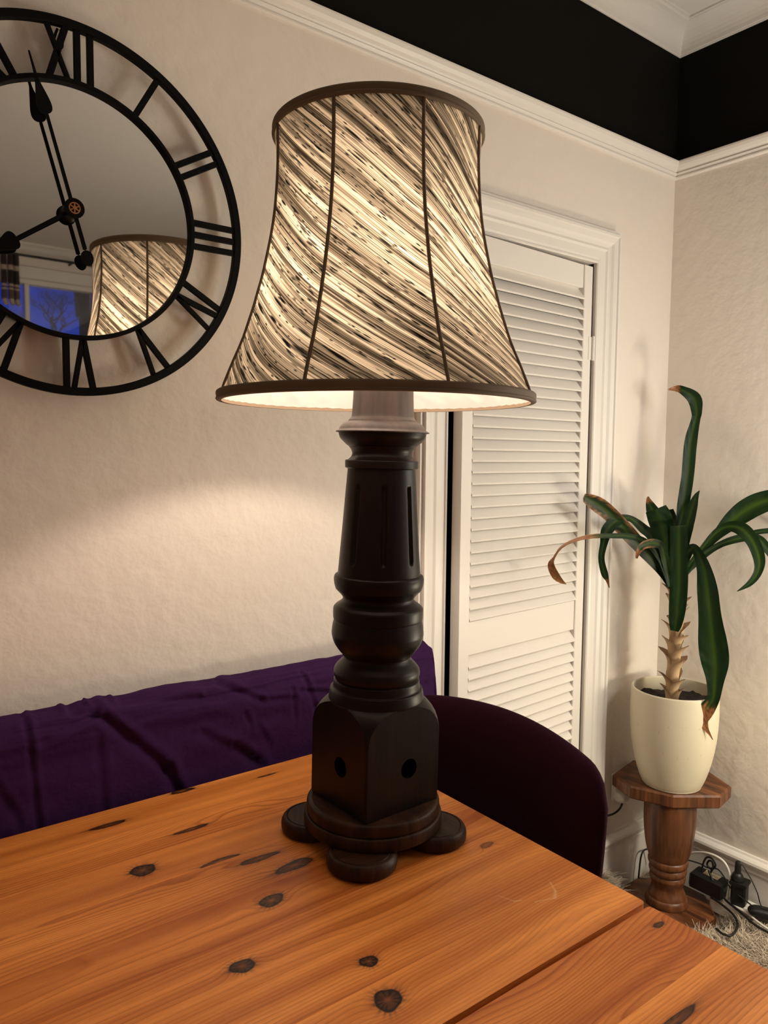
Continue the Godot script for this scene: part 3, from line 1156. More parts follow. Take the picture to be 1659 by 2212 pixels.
func build_lamp() -> void:
	var l := base("table_lamp", LAMP)
	tag(l, "tall table lamp made from a dark turned post with a flared silk shade, lit", "table lamp")
	var fw := Vector3(0.5989, 0, -0.8008)
	var lean := Basis(fw, 0.0155)
	# --- foot pads
	for k in 4:
		var phi := deg_to_rad(9.3) + k * PI / 2
		var p := Vector3(0.8008, 0, 0.5989) * (0.0973 * cos(phi)) + fw * (-0.0973 * sin(phi))
		var st := surf()
		lathe(st, [Vector3(0.0, 0.0, 1), Vector3(0.047, 0.0, 1), Vector3(0.0515, 0.003, 0), Vector3(0.053, 0.010, 0), Vector3(0.0525, 0.017, 0), Vector3(0.049, 0.0228, 0), Vector3(0.0445, 0.0242, 1), Vector3(0.0435, 0.0228, 1), Vector3(0.0425, 0.0243, 1), Vector3(0.0, 0.0245, 1)], 64, 4)
		var o := build("foot", st, m_base_oak, l)
		o.position = p
		o.rotation.y = k * 1.3
	# --- round base in two tiers
	var s := surf()
	lathe(s, [Vector3(0, 0.0235, 1), Vector3(0.1065, 0.0235, 1), Vector3(0.1095, 0.026, 0), Vector3(0.1105, 0.034, 0), Vector3(0.1095, 0.0425, 0), Vector3(0.1065, 0.0445, 1), Vector3(0.0, 0.0446, 1)], 96, 4)
	build("base_disc", s, m_base_oak, l)
	s = surf()
	lathe(s, [Vector3(0, 0.0446, 1), Vector3(0.1045, 0.0446, 1), Vector3(0.1062, 0.047, 0), Vector3(0.1062, 0.059, 0), Vector3(0.1035, 0.0632, 0), Vector3(0.098, 0.0645, 1), Vector3(0.0, 0.0645, 1)], 96, 4)
	build("base_disc", s, m_base_oak, l)
	# --- square block with rounded shoulders and a dowel hole in each face
	var prof := PackedVector2Array([Vector2(0, 0.0645), Vector2(0.1005, 0.0645), Vector2(0.1015, 0.067), Vector2(0.1015, 0.176), Vector2(0.1008, 0.186), Vector2(0.0985, 0.196), Vector2(0.0945, 0.2055), Vector2(0.089, 0.2135), Vector2(0.0825, 0.220), Vector2(0.0760, 0.2255), Vector2(0.0, 0.2290)])
	var block := CSGPolygon3D.new()
	block.polygon = prof
	block.mode = CSGPolygon3D.MODE_SPIN
	block.spin_degrees = 360
	block.spin_sides = 128
	block.smooth_faces = true
	block.name = "block"
	var cube := CSGBox3D.new()
	cube.name = "square"
	cube.size = Vector3(0.1462, 0.40, 0.1462)
	cube.position = Vector3(0, 0.15, 0)
	cube.operation = CSGShape3D.OPERATION_INTERSECTION
	block.add_child(cube)
	for k in 2:
		var hole := CSGCylinder3D.new()
		hole.name = "dowel_hole" if k == 0 else "dowel_hole_001"
		hole.radius = 0.0155
		hole.height = 0.30
		hole.sides = 40
		hole.operation = CSGShape3D.OPERATION_SUBTRACTION
		hole.position = Vector3(0.010 if k == 0 else 0.0, 0.130, 0.0 if k == 0 else 0.008)
		hole.rotation = Vector3(PI / 2, 0, 0) if k == 0 else Vector3(0, 0, PI / 2)
		block.add_child(hole)
	block.material_override = m_dark_oak
	l.add_child(block)
	block.transform = Transform3D(lean * Basis(Vector3.UP, -atan2(0.5989, 0.8008) + deg_to_rad(45.0 - 6.9)), Vector3.ZERO)
	# dark plugs deep inside the two holes, so that one cannot look through
	s = surf()
	box(s, Vector3(-0.035, 0.10, -0.035), Vector3(0.035, 0.16, 0.035), 0.001)
	var plug := build("dowel_plug", s, m_dark_oak, l)
	plug.transform = block.transform
	# --- turned column
	var turned := [
		["collar", m_dark_oak, [Vector3(0, 0.224, 1), Vector3(0.0748, 0.224, 1), Vector3(0.0755, 0.2277, 0), Vector3(0.0735, 0.2405, 0), Vector3(0.0715, 0.2425, 1), Vector3(0.0690, 0.2440, 0), Vector3(0.0682, 0.2546, 0), Vector3(0.0672, 0.2562, 1), Vector3(0.0655, 0.2568, 1), Vector3(0.0658, 0.2580, 0), Vector3(0.0671, 0.2606, 0), Vector3(0.0683, 0.2673, 0), Vector3(0.0668, 0.2740, 0), Vector3(0.0612, 0.2808, 0), Vector3(0.0560, 0.2860, 0), Vector3(0.0531, 0.2905, 0), Vector3(0.0532, 0.2935, 1), Vector3(0.0, 0.2935, 1)]],
		["turned_urn", m_dark_oak, [Vector3(0, 0.2930, 1), Vector3(0.0540, 0.2935, 1), Vector3(0.0568, 0.2975, 0), Vector3(0.0620, 0.3035, 0), Vector3(0.0688, 0.3141, 0), Vector3(0.0722, 0.3250, 0), Vector3(0.0727, 0.3310, 0), Vector3(0.0715, 0.3420, 0), Vector3(0.0693, 0.3515, 1), Vector3(0.0707, 0.3535, 0), Vector3(0.0710, 0.3660, 0), Vector3(0.0700, 0.3705, 0), Vector3(0.0660, 0.3745, 1), Vector3(0.0615, 0.3775, 0), Vector3(0.0575, 0.3810, 0), Vector3(0.0562, 0.3850, 0), Vector3(0.0585, 0.3895, 0), Vector3(0.0640, 0.3955, 0), Vector3(0.0676, 0.3992, 1), Vector3(0.0690, 0.4030, 0), Vector3(0.0705, 0.4090, 0), Vector3(0.0708, 0.4160, 0), Vector3(0.0692, 0.4210, 0), Vector3(0.0655, 0.4225, 1), Vector3(0, 0.4225, 1)]],
		["upper_collar", m_dark_oak, [Vector3(0, 0.5868, 1), Vector3(0.0535, 0.5870, 1), Vector3(0.0568, 0.5890, 1), Vector3(0.0570, 0.5985, 0), Vector3(0.0560, 0.6005, 1), Vector3(0.0530, 0.6010, 1), Vector3(0.0505, 0.6030, 0), Vector3(0.0475, 0.6065, 0), Vector3(0.0464, 0.6110, 0), Vector3(0.0480, 0.6160, 0), Vector3(0.0505, 0.6195, 0), Vector3(0.0520, 0.6215, 1), Vector3(0.0555, 0.6240, 0), Vector3(0.0610, 0.6290, 0), Vector3(0.0658, 0.6345, 0), Vector3(0.0677, 0.6400, 0), Vector3(0.0680, 0.6425, 1), Vector3(0, 0.6425, 1)]],
		["neck", m_dusty, [Vector3(0, 0.6420, 1), Vector3(0.0680, 0.6425, 0), Vector3(0.0675, 0.6475, 0), Vector3(0.0645, 0.6530, 0), Vector3(0.0595, 0.6575, 0), Vector3(0.0535, 0.6600, 1), Vector3(0.0525, 0.6625, 0), Vector3(0.0500, 0.6650, 0), Vector3(0.0482, 0.6700, 0), Vector3(0.0468, 0.6950, 0), Vector3(0.0460, 0.7200, 0), Vector3(0.0450, 0.7420, 1), Vector3(0.0, 0.7420, 1)]],
	]
	for part in turned:
		s = surf()
		lathe(s, part[2], 96, 4)
		build(part[0], s, part[1], l).transform.basis = lean
	build("fluted_shaft", fluted_shaft(), m_dark_oak, l).transform.basis = lean
	# --- light fitting
	s = surf()
	lathe(s, [Vector3(0, 0.738, 1), Vector3(0.024, 0.738, 1), Vector3(0.024, 0.745, 0), Vector3(0.018, 0.750, 1), Vector3(0.018, 0.806, 1), Vector3(0.0, 0.806, 1)], 32)
	build("bulb_holder", s, m_brass, l)
	var glow := mat(1, 0.9, 0.8, 0.5)
	glow.emission_enabled = true
	glow.emission = BULB_COLOR
	glow.emission_energy_multiplier = 6.0
	s = surf()
	lathe(s, [Vector3(0, 0.806, 1), Vector3(0.014, 0.806, 0), Vector3(0.016, 0.815, 0), Vector3(0.026, 0.836, 0), Vector3(0.030, 0.856, 0), Vector3(0.026, 0.876, 0), Vector3(0.015, 0.886, 0), Vector3(0.0, 0.889, 0)], 32)
	build("bulb", s, glow, l)
	var om := OmniLight3D.new()
	om.name = "bulb_light"
	om.light_color = BULB_COLOR
	om.light_energy = BULB_E
	om.light_size = 0.03
	om.omni_range = 12.0
	om.omni_attenuation = 2.0
	om.shadow_enabled = true
	om.position = Vector3(0, 0.846, 0)
	l.add_child(om)
	# --- shade
	var sh := base("lamp_shade", Vector3.ZERO, l)
	for k in RIBS:
		var st := surf()
		st.set_smooth_group(1)
		var nu := 12
		var nv := 36
		for i in nu:
			for j in nv:
				var ps := []
				var uv := []
				var way := -1.0 if k >= 1 and k <= 4 else 1.0   # the panels of the far half are cut the other way
				for c in [[i + 1, j], [i, j], [i, j + 1], [i + 1, j + 1]]:
					var u: float = float(c[0]) / nu
					var h: float = lerpf(SH0, SH1, float(c[1]) / nv)
					ps.append(shade_point(k, u, h))
					var right := -way * (RIB0 + TAU / RIBS * (k + u) - 2.6) * 0.172
					uv.append(Vector2((right * 0.80 - h * 0.60) / 1.7 + 0.9, (right * 0.60 + h * 0.80) / 0.40))
				quad_uv(st, ps, uv)
		build("panel", st, m_silk, sh)
	var sl := surf()
	sl.set_smooth_group(1)
	for k in RIBS:
		for i in 8:
			for j in 30:
				var h0 := lerpf(SH0, SH1, j / 30.0)
				var h1 := lerpf(SH0, SH1, (j + 1) / 30.0)
				quad(sl, shade_point(k, i / 8.0, h0, 0.004), shade_point(k, (i + 1) / 8.0, h0, 0.004), shade_point(k, (i + 1) / 8.0, h1, 0.004), shade_point(k, i / 8.0, h1, 0.004))
	build("lining", sl, m_lining, sh).set_meta("label", "white fabric lining")
	for k in RIBS:
		var pts := []
		for j in 25:
			var h := lerpf(SH0, SH1, j / 24.0)
			pts.append(shade_point(k, 0.0, h, -0.0006))
		var st := surf()
		tube(st, pts, 0.0025, 8, 1)
		build("rib", st, m_braid, sh).set_meta("label", "dark stitched rib seam")
	for e in [["bottom_trim", SH0 - 0.004, 0.2395], ["top_trim", SH1 - 0.011, 0.1558]]:
		var st := surf()
		var y: float = e[1]
		var r: float = e[2]
		lathe(st, [Vector3(r - 0.005, y, 1), Vector3(r + 0.0015, y, 0), Vector3(r + 0.0035, y + 0.0022, 0), Vector3(r + 0.0022, y + 0.0048, 1), Vector3(r + 0.003, y + 0.0085, 0), Vector3(r + 0.0028, y + 0.0125, 0), Vector3(r + 0.0005, y + 0.0145, 1), Vector3(r - 0.005, y + 0.0145, 1), Vector3(r - 0.005, y, 1)], 128, 3)
		build(e[0], st, m_braid, sh)
	# wire carrier across the top ring
	for k in 3:
		var a := 2.213 + TAU * k / 3.0
		var st := surf()
		tube(st, [Vector3(0, 0.90, 0) + Vector3(cos(a), 0, sin(a)) * 0.03, Vector3(cos(a) * 0.06, 1.0, sin(a) * 0.06), Vector3(cos(a) * 0.1525, SH1 - 0.006, sin(a) * 0.1525)], 0.002, 8, 6)
		build("carrier_arm", st, m_iron, l)
	var rg := surf()
	var circle := []
	for k in 33:
		circle.append(Vector3(cos(TAU * k / 32) * 0.03, 0.90, sin(TAU * k / 32) * 0.03))
	tube(rg, circle, 0.002, 8, 1)
	for a in [2.213 + 0.5, 2.213 + 0.5 + PI]:
		tube(rg, [Vector3(cos(a) * 0.03, 0.90, sin(a) * 0.03), Vector3(cos(a) * 0.038, 0.85, sin(a) * 0.038), Vector3(cos(a) * 0.022, 0.80, sin(a) * 0.022)], 0.0016, 6, 6)
	build("carrier_ring", rg, m_iron, l)


func fluted_shaft() -> SurfaceTool:
	var st := surf()
	st.set_smooth_group(1)
	var seg := 256
	var hs := []
	for k in 61:
		hs.append(lerpf(0.4215, 0.5880, k / 60.0))
	var rows := []
	for h in hs:
		var r0 := lerpf(0.0652, 0.0528, pow((h - 0.4215) / 0.1665, 0.92))
		var row := []
		for i in seg:
			var a: float = TAU * i / seg
			var rel := fposmod(a - (2.213 - 0.09) + TAU / 16, TAU / 8) - TAU / 16
			var across: float = absf(rel * r0)
			var half := 0.0045
			# slots have half-round ends
			var over: float = maxf(0.0, maxf(0.446 - h, h - 0.558))
			var q := sqrt(across * across + over * over) / half
			var dep := 0.0042 * sqrt(maxf(0.0, 1.0 - q * q)) if q < 1.0 else 0.0
			row.append(Vector3(cos(a) * (r0 - dep), h, sin(a) * (r0 - dep)))
		rows.append(row)
	for j in rows.size() - 1:
		for i in seg:
			var i2 := (i + 1) % seg
			quad(st, rows[j][i2], rows[j][i], rows[j + 1][i], rows[j + 1][i2])
	return st


# a two-globe floor lamp out of view, placed to light the right side
func build_unseen_lamp() -> void:
	var l := base("unseen_floor_lamp", Vector3(-0.30, FLOOR, 1.05))
	tag(l, "unseen floor lamp with two globes, out of view, placed to light the right side", "floor lamp")
	var st := surf()
	lathe(st, [Vector3(0, 0.0, 1), Vector3(0.12, 0.0, 1), Vector3(0.12, 0.012, 0), Vector3(0.02, 0.025, 1), Vector3(0.0, 0.025, 1)], 40)
	build("base", st, m_iron, l)
	st = surf()
	tube(st, [Vector3(0, 0.02, 0), Vector3(0, 1.33, 0)], 0.008, 10, 1)
	build("pole", st, m_iron, l)
	st = surf()
	tube(st, [Vector3(0, 0.62, 0), Vector3(0.07, 0.66, -0.04), Vector3(0.10, 0.72, -0.06)], 0.006, 8, 5)
	build("side_arm", st, m_iron, l)
	for e in [[Vector3(0, 1.50, 0), 0.18, CORNER_COLOR, CORNER_E, 1.2], [Vector3(0.10, 0.80, -0.06), 0.09, LOW_COLOR, LOW_E, 1.6]]:
		var c: Vector3 = e[0]
		var r: float = e[1]
		var glow := mat(1, 0.9, 0.75, 0.6)
		glow.emission_enabled = true
		glow.emission = e[2]
		glow.emission_energy_multiplier = e[4]
		st = surf()
		lathe(st, [Vector3(0, -r * 0.95, 1), Vector3(r * 0.35, -r * 0.93, 0), Vector3(r * 0.77, -r * 0.64, 0), Vector3(r, 0, 0), Vector3(r * 0.77, r * 0.64, 0), Vector3(r * 0.35, r * 0.93, 0), Vector3(0, r * 0.96, 0)], 40)
		build("unseen_globe", st, glow, l).position = c
		var om := OmniLight3D.new()
		om.name = numbered("unseen_globe_light", l)
		om.light_color = e[2]
		om.light_energy = e[3]
		om.light_size = r * 0.97
		om.omni_range = 8.0
		om.omni_attenuation = 2.0
		om.shadow_enabled = true
		om.position = c
		l.add_child(om)


# =====================================================================  the clock

func bar(st: SurfaceTool, a: Vector2, b: Vector2, w0: float, w1: float, z0: float, z1: float) -> void:
	var n := (b - a).normalized()
	var s := Vector2(-n.y, n.x)
	var p := PackedVector2Array([a + s * w0 / 2, a - s * w0 / 2, b - s * w1 / 2, b + s * w1 / 2])
	prism(st, p, z1 - z0, 0.0008, Transform3D(Basis(), Vector3(0, 0, z0)))


func build_clock() -> void:
	var ck := base("wall_clock", Vector3(-1.851, 1.770, 0.0))
	tag(ck, "large black iron skeleton clock with Roman numerals and a round mirror centre", "clock")
	for r in [["outer_ring", 0.2990, 0.3130], ["inner_ring", 0.2090, 0.2170]]:
		var st := surf()
		var ri: float = r[1]
		var ro: float = r[2]
		lathe(st, [Vector3(ri, 0.0225, 1), Vector3(ro - 0.001, 0.0225, 1), Vector3(ro, 0.0235, 1), Vector3(ro, 0.0335, 1), Vector3(ro - 0.001, 0.0345, 1), Vector3(ri + 0.001, 0.0345, 1), Vector3(ri, 0.0335, 1), Vector3(ri, 0.0225, 1)], 160, 1)
		build(r[0], st, m_iron, ck).rotation.x = PI / 2
	var st := surf()
	lathe(st, [Vector3(0, 0.0225, 1), Vector3(0.2125, 0.0225, 1), Vector3(0.2125, 0.0250, 1), Vector3(0, 0.0250, 1)], 128, 1)
	var mir := build("mirror", st, m_mirror, ck)
	mir.rotation.x = PI / 2
	mir.set_meta("label", "round mirror reflecting the shade and the dusk window")
	# numerals: strokes laid out in (across, outward) with the letters' tops outward
	var words := {1: "I", 2: "II", 3: "III", 4: "IV", 5: "V", 6: "VI", 7: "VII", 8: "VIII", 9: "IX", 10: "X", 11: "XI", 12: "XII"}
	for hr in words:
		var ang: float = TAU * hr / 12.0
		var fr := Transform3D(Basis(Vector3(0, 0, 1), -ang), Vector3.ZERO)
		var w: String = words[hr]
		var widths := {"I": 0.0215, "V": 0.036, "X": 0.042}
		var total := 0.0
		for ch in w:
			total += widths[ch]
		var x := -total / 2
		var poly := surf()
		for ch in w:
			var m: float = x + widths[ch] / 2
			var strokes := []
			if ch == "I":
				strokes = [[m, m, 0.0108]]
			elif ch == "V":
				strokes = [[m, m - 0.0155, 0.0105], [m + 0.001, m + 0.0165, 0.0085]]
			else:
				strokes = [[m + 0.0165, m - 0.0165, 0.0075], [m - 0.014, m + 0.014, 0.0110]]
			for s in strokes:
				var a := fr * Vector3(s[0], sqrt(0.2155 * 0.2155 - s[0] * s[0]), 0)
				var b := fr * Vector3(s[1], sqrt(0.3005 * 0.3005 - s[1] * s[1]), 0)
				bar(poly, Vector2(a.x, a.y), Vector2(b.x, b.y), s[2], s[2], 0.0245, 0.0325)
			x += widths[ch]
		build("numeral", poly, m_iron, ck)
	# hanging eye behind the twelve
	st = surf()
	tube(st, [Vector3(-0.018, 0.297, 0.020), Vector3(-0.022, 0.285, 0.019), Vector3(-0.024, 0.273, 0.018), Vector3(-0.018, 0.267, 0.018), Vector3(-0.011, 0.270, 0.018), Vector3(-0.010, 0.281, 0.019), Vector3(-0.013, 0.297, 0.020)], 0.0022, 8, 5)
	build("hanging_eye", st, m_iron, ck)
	# hands
	var hub := Vector2(-0.005, -0.001)
	st = surf()
	spade(st, hub, Vector2(-0.0645, 0.237).normalized(), 0.2455, 0.150, 0.0125, 0.094, 0.044)
	build("minute_hand", st, m_iron, ck)
	st = surf()
	spade(st, hub, Vector2(-0.101, -0.071).normalized(), 0.178, 0.108, 0.0155, 0.0, 0.039)
	build("hour_hand", st, m_iron, ck)
	st = surf()
	lathe(st, [Vector3(0, 0.025, 1), Vector3(0.014, 0.025, 1), Vector3(0.014, 0.0485, 0), Vector3(0.0165, 0.0490, 1), Vector3(0.0165, 0.0515, 1), Vector3(0, 0.0515, 1)], 40, 1)
	var cap := build("hub", st, m_iron, ck)
	cap.position = Vector3(hub.x, hub.y, 0)
	cap.rotation.x = PI / 2
	st = surf()
	lathe(st, [Vector3(0.0078, 0.0512, 1), Vector3(0.0096, 0.0512, 1), Vector3(0.0096, 0.0524, 1), Vector3(0.0078, 0.0524, 1), Vector3(0.0078, 0.0512, 1)], 32, 1)
	for k in 6:
		var a := TAU * k / 6.0
		box_at(st, Vector3(0.0022, 0.0012, 0.006), Transform3D(Basis(Vector3.UP, a), Vector3(sin(a) * 0.0055, 0.0518, cos(a) * 0.0055)), 0.0002)
	lathe(st, [Vector3(0, 0.0512, 1), Vector3(0.0032, 0.0512, 1), Vector3(0.0032, 0.0535, 1), Vector3(0, 0.0535, 1)], 16, 1)
	var nut := build("hub_nut", st, m_brass, ck)
	nut.position = Vector3(hub.x, hub.y, 0)
	nut.rotation.x = PI / 2
	nut.set_meta("label", "small copper wheel on the hub")


# a hand: shaft, teardrop blade with a long point, and a round counterweight on its tail
func spade(st: SurfaceTool, c: Vector2, d: Vector2, length: float, blade: float, half: float, tail: float, z: float) -> void:
	var s := Vector2(-d.y, d.x)
	var right := []
	if tail > 0.0:
		for k in 9:
			var a := PI * k / 8.0
			right.append(Vector2(-tail + 0.0 + 0.013 * (1.0 - cos(a)), 0.0115 * sin(a) * (0.75 + 0.25 * k / 8.0) + 0.0002))
		right.append(Vector2(-tail + 0.028, 0.0034))
	else:
		right.append(Vector2(-0.012, 0.0034))
	right.append(Vector2(blade - 0.002, 0.0026))
	for k in 19:
		var f := pow(k / 18.0, 2.0)
		var w := half * sin(PI * pow(f, 0.45)) if f < 1.0 else 0.0
		right.append(Vector2(blade + f * (length - blade) * 0.66, maxf(w * (1.0 - f * 0.2), 0.0022)))
	right.append(Vector2(length, 0.0012))
	var p := PackedVector2Array()
	for q in right:
		p.append(c + d * q.x - s * q.y)
	for i in range(right.size() - 1, -1, -1):
		p.append(c + d * right[i].x + s * right[i].y)
	prism(st, p, 0.0022, 0.0, Transform3D(Basis(), Vector3(0, 0, z)))

# =====================================================================  plant stand and plant

const STAND := Vector3(-0.187, 0, 0.180)


func build_stand() -> void:
	var s := base("plant_stand", STAND)
	tag(s, "short turned wooden plant stand with an octagonal top under the white pot", "plant stand")
	var octo := [Vector2(-0.136, 0.008), Vector2(-0.279, 0.037), Vector2(-0.311, 0.122), Vector2(-0.266, 0.237), Vector2(-0.156, 0.319), Vector2(-0.064, 0.303), Vector2(-0.012, 0.198), Vector2(-0.038, 0.083)]
	var poly := PackedVector2Array()
	var foot := PackedVector2Array()
	for p in octo:
		poly.append(Vector2(p.x - STAND.x, -(p.y - STAND.z)))
		foot.append(Vector2.from_angle(1.955 + TAU * foot.size() / 8.0) * 0.142 * Vector2(1, -1))
	if Geometry2D.is_polygon_clockwise(poly):
		poly.reverse()
	if Geometry2D.is_polygon_clockwise(foot):
		foot.reverse()
	var up := Basis(Vector3.RIGHT, Vector3(0, 0, -1), Vector3.UP)
	var st := surf()
	prism(st, poly, 0.040, 0.005, Transform3D(up, Vector3(0, 0.338, 0)))
	build("top", st, m_stool, s)
	st = surf()
	prism(st, foot, 0.036, 0.006, Transform3D(up, Vector3(0, FLOOR, 0)))
	build("base", st, m_stool, s)
	st = surf()
	lathe(st, [Vector3(0, -0.001, 1), Vector3(0.0590, -0.0005, 1), Vector3(0.0620, 0.003, 0), Vector3(0.0625, 0.010, 0), Vector3(0.0600, 0.020, 0), Vector3(0.0560, 0.0255, 1), Vector3(0.0535, 0.034, 0), Vector3(0.0485, 0.045, 0), Vector3(0.0455, 0.056, 0), Vector3(0.0475, 0.067, 1), Vector3(0.0510, 0.077, 0), Vector3(0.0528, 0.084, 0), Vector3(0.0505, 0.0915, 0), Vector3(0.0488, 0.094, 1), Vector3(0.0515, 0.097, 0), Vector3(0.0545, 0.103, 0), Vector3(0.0550, 0.110, 0), Vector3(0.0525, 0.1165, 0), Vector3(0.0505, 0.119, 1), Vector3(0.0550, 0.1225, 0), Vector3(0.0585, 0.130, 0), Vector3(0.0580, 0.1395, 0), Vector3(0.0545, 0.1445, 1), Vector3(0.0580, 0.150, 0), Vector3(0.0630, 0.166, 0), Vector3(0.0680, 0.190, 0), Vector3(0.0725, 0.225, 0), Vector3(0.0750, 0.262, 0), Vector3(0.0752, 0.300, 0), Vector3(0.0735, 0.322, 0), Vector3(0.070, 0.3325, 1), Vector3(0.060, 0.3335, 1), Vector3(0.060, 0.3385, 1), Vector3(0.0, 0.3385, 1)], 80, 4)
	build("column", st, m_stool, s)


func leaf(called: String, pts: Array, plant: Node3D, roll: float, brown_from: float, edge_brown: float, cup := 0.16, face := Vector3.ZERO, light := 1.0) -> void:
	var raw := []
	var ws := []
	for p in pts:
		raw.append(Vector3(p[0], p[1], p[2]))
		ws.append(Vector3(p[3], 0, 0))
	var c: Array = curve(raw, 6)
	var w: Array = curve(ws, 6)
	var n := c.size()
	var m := 8
	var look := Vector3(0.856, 0, -0.517) if face == Vector3.ZERO else face
	var st := surf()
	st.set_smooth_group(1)
	var rows := []
	var cols := []
	var rn := noise(9.0, 2, called.length() + pts.size() * 7 + int(raw[n / 12].y * 1000))
	var prev := Vector3.ZERO
	for i in n:
		var d: Vector3 = (c[mini(i + 1, n - 1)] - c[maxi(i - 1, 0)]).normalized()
		var side := d.cross(look)
		if side.length() < 0.15:
			side = prev if prev != Vector3.ZERO else d.cross(Vector3.UP)
		side = (side - d * side.dot(d)).normalized()
		if prev != Vector3.ZERO and side.dot(prev) < 0.0:
			side = -side
		prev = side
		var nrm := side.cross(d).normalized()
		if nrm.dot(look) > 0.0:
			nrm = -nrm
		var f := float(i) / (n - 1)
		var rl := roll * (0.4 + 0.6 * sin(f * 5.0 + roll * 3.0))
		var sd := side.rotated(d, rl)
		var nm := nrm.rotated(d, rl)
		var width: float = maxf(0.0008, w[i].x)
		var row := []
		var col := []
		for j in m + 1:
			var u := -1.0 + 2.0 * j / m
			var wave := rn.get_noise_2d(f * 4.0, u * 0.5 + 3.0) * 0.10 * width * absf(u)
			row.append(c[i] + sd * (u * width) + nm * (absf(u) * cup * width + wave))
			var g := Color(0.0065, 0.0205, 0.0075)
			var stripe := exp(-pow(u / 0.22, 2.0)) * 0.8 + exp(-pow((absf(u) - 0.62) / 0.12, 2.0)) * 0.12
			g = g.lerp(Color(0.045, 0.088, 0.011), clampf(stripe * light * (0.55 + 0.45 * sin(f * PI)), 0, 1))
			g = g.lerp(Color(0.022, 0.052, 0.012), maxf(0.0, rn.get_noise_2d(f * 0.7 + 20.0, u * 2.4)) * 0.6)
			var b := smoothstep(brown_from - 0.03, brown_from + 0.02, f + rn.get_noise_2d(u * 1.2, 7.0) * 0.05)
			if edge_brown > 0.0:
				b = maxf(b, smoothstep(0.55, 0.95, absf(u) + rn.get_noise_2d(f * 3.0, u) * 0.5) * smoothstep(1.0 - edge_brown - 0.1, 1.0 - edge_brown + 0.15, f))
			var br := Color(0.40, 0.185, 0.075).lerp(Color(0.16, 0.055, 0.025), clampf(0.5 + rn.get_noise_2d(f * 6.0, u * 3.0), 0, 1))
			col.append(g.lerp(br, b))
		rows.append(row)
		cols.append(col)
	for i in n - 1:
		for j in m:
			for e in [[i, j], [i + 1, j], [i + 1, j + 1], [i, j], [i + 1, j + 1], [i, j + 1]]:
				st.set_color(cols[e[0]][e[1]])
				st.add_vertex(rows[e[0]][e[1]] - plant.position)
	build("leaf", st, m_plant, plant)


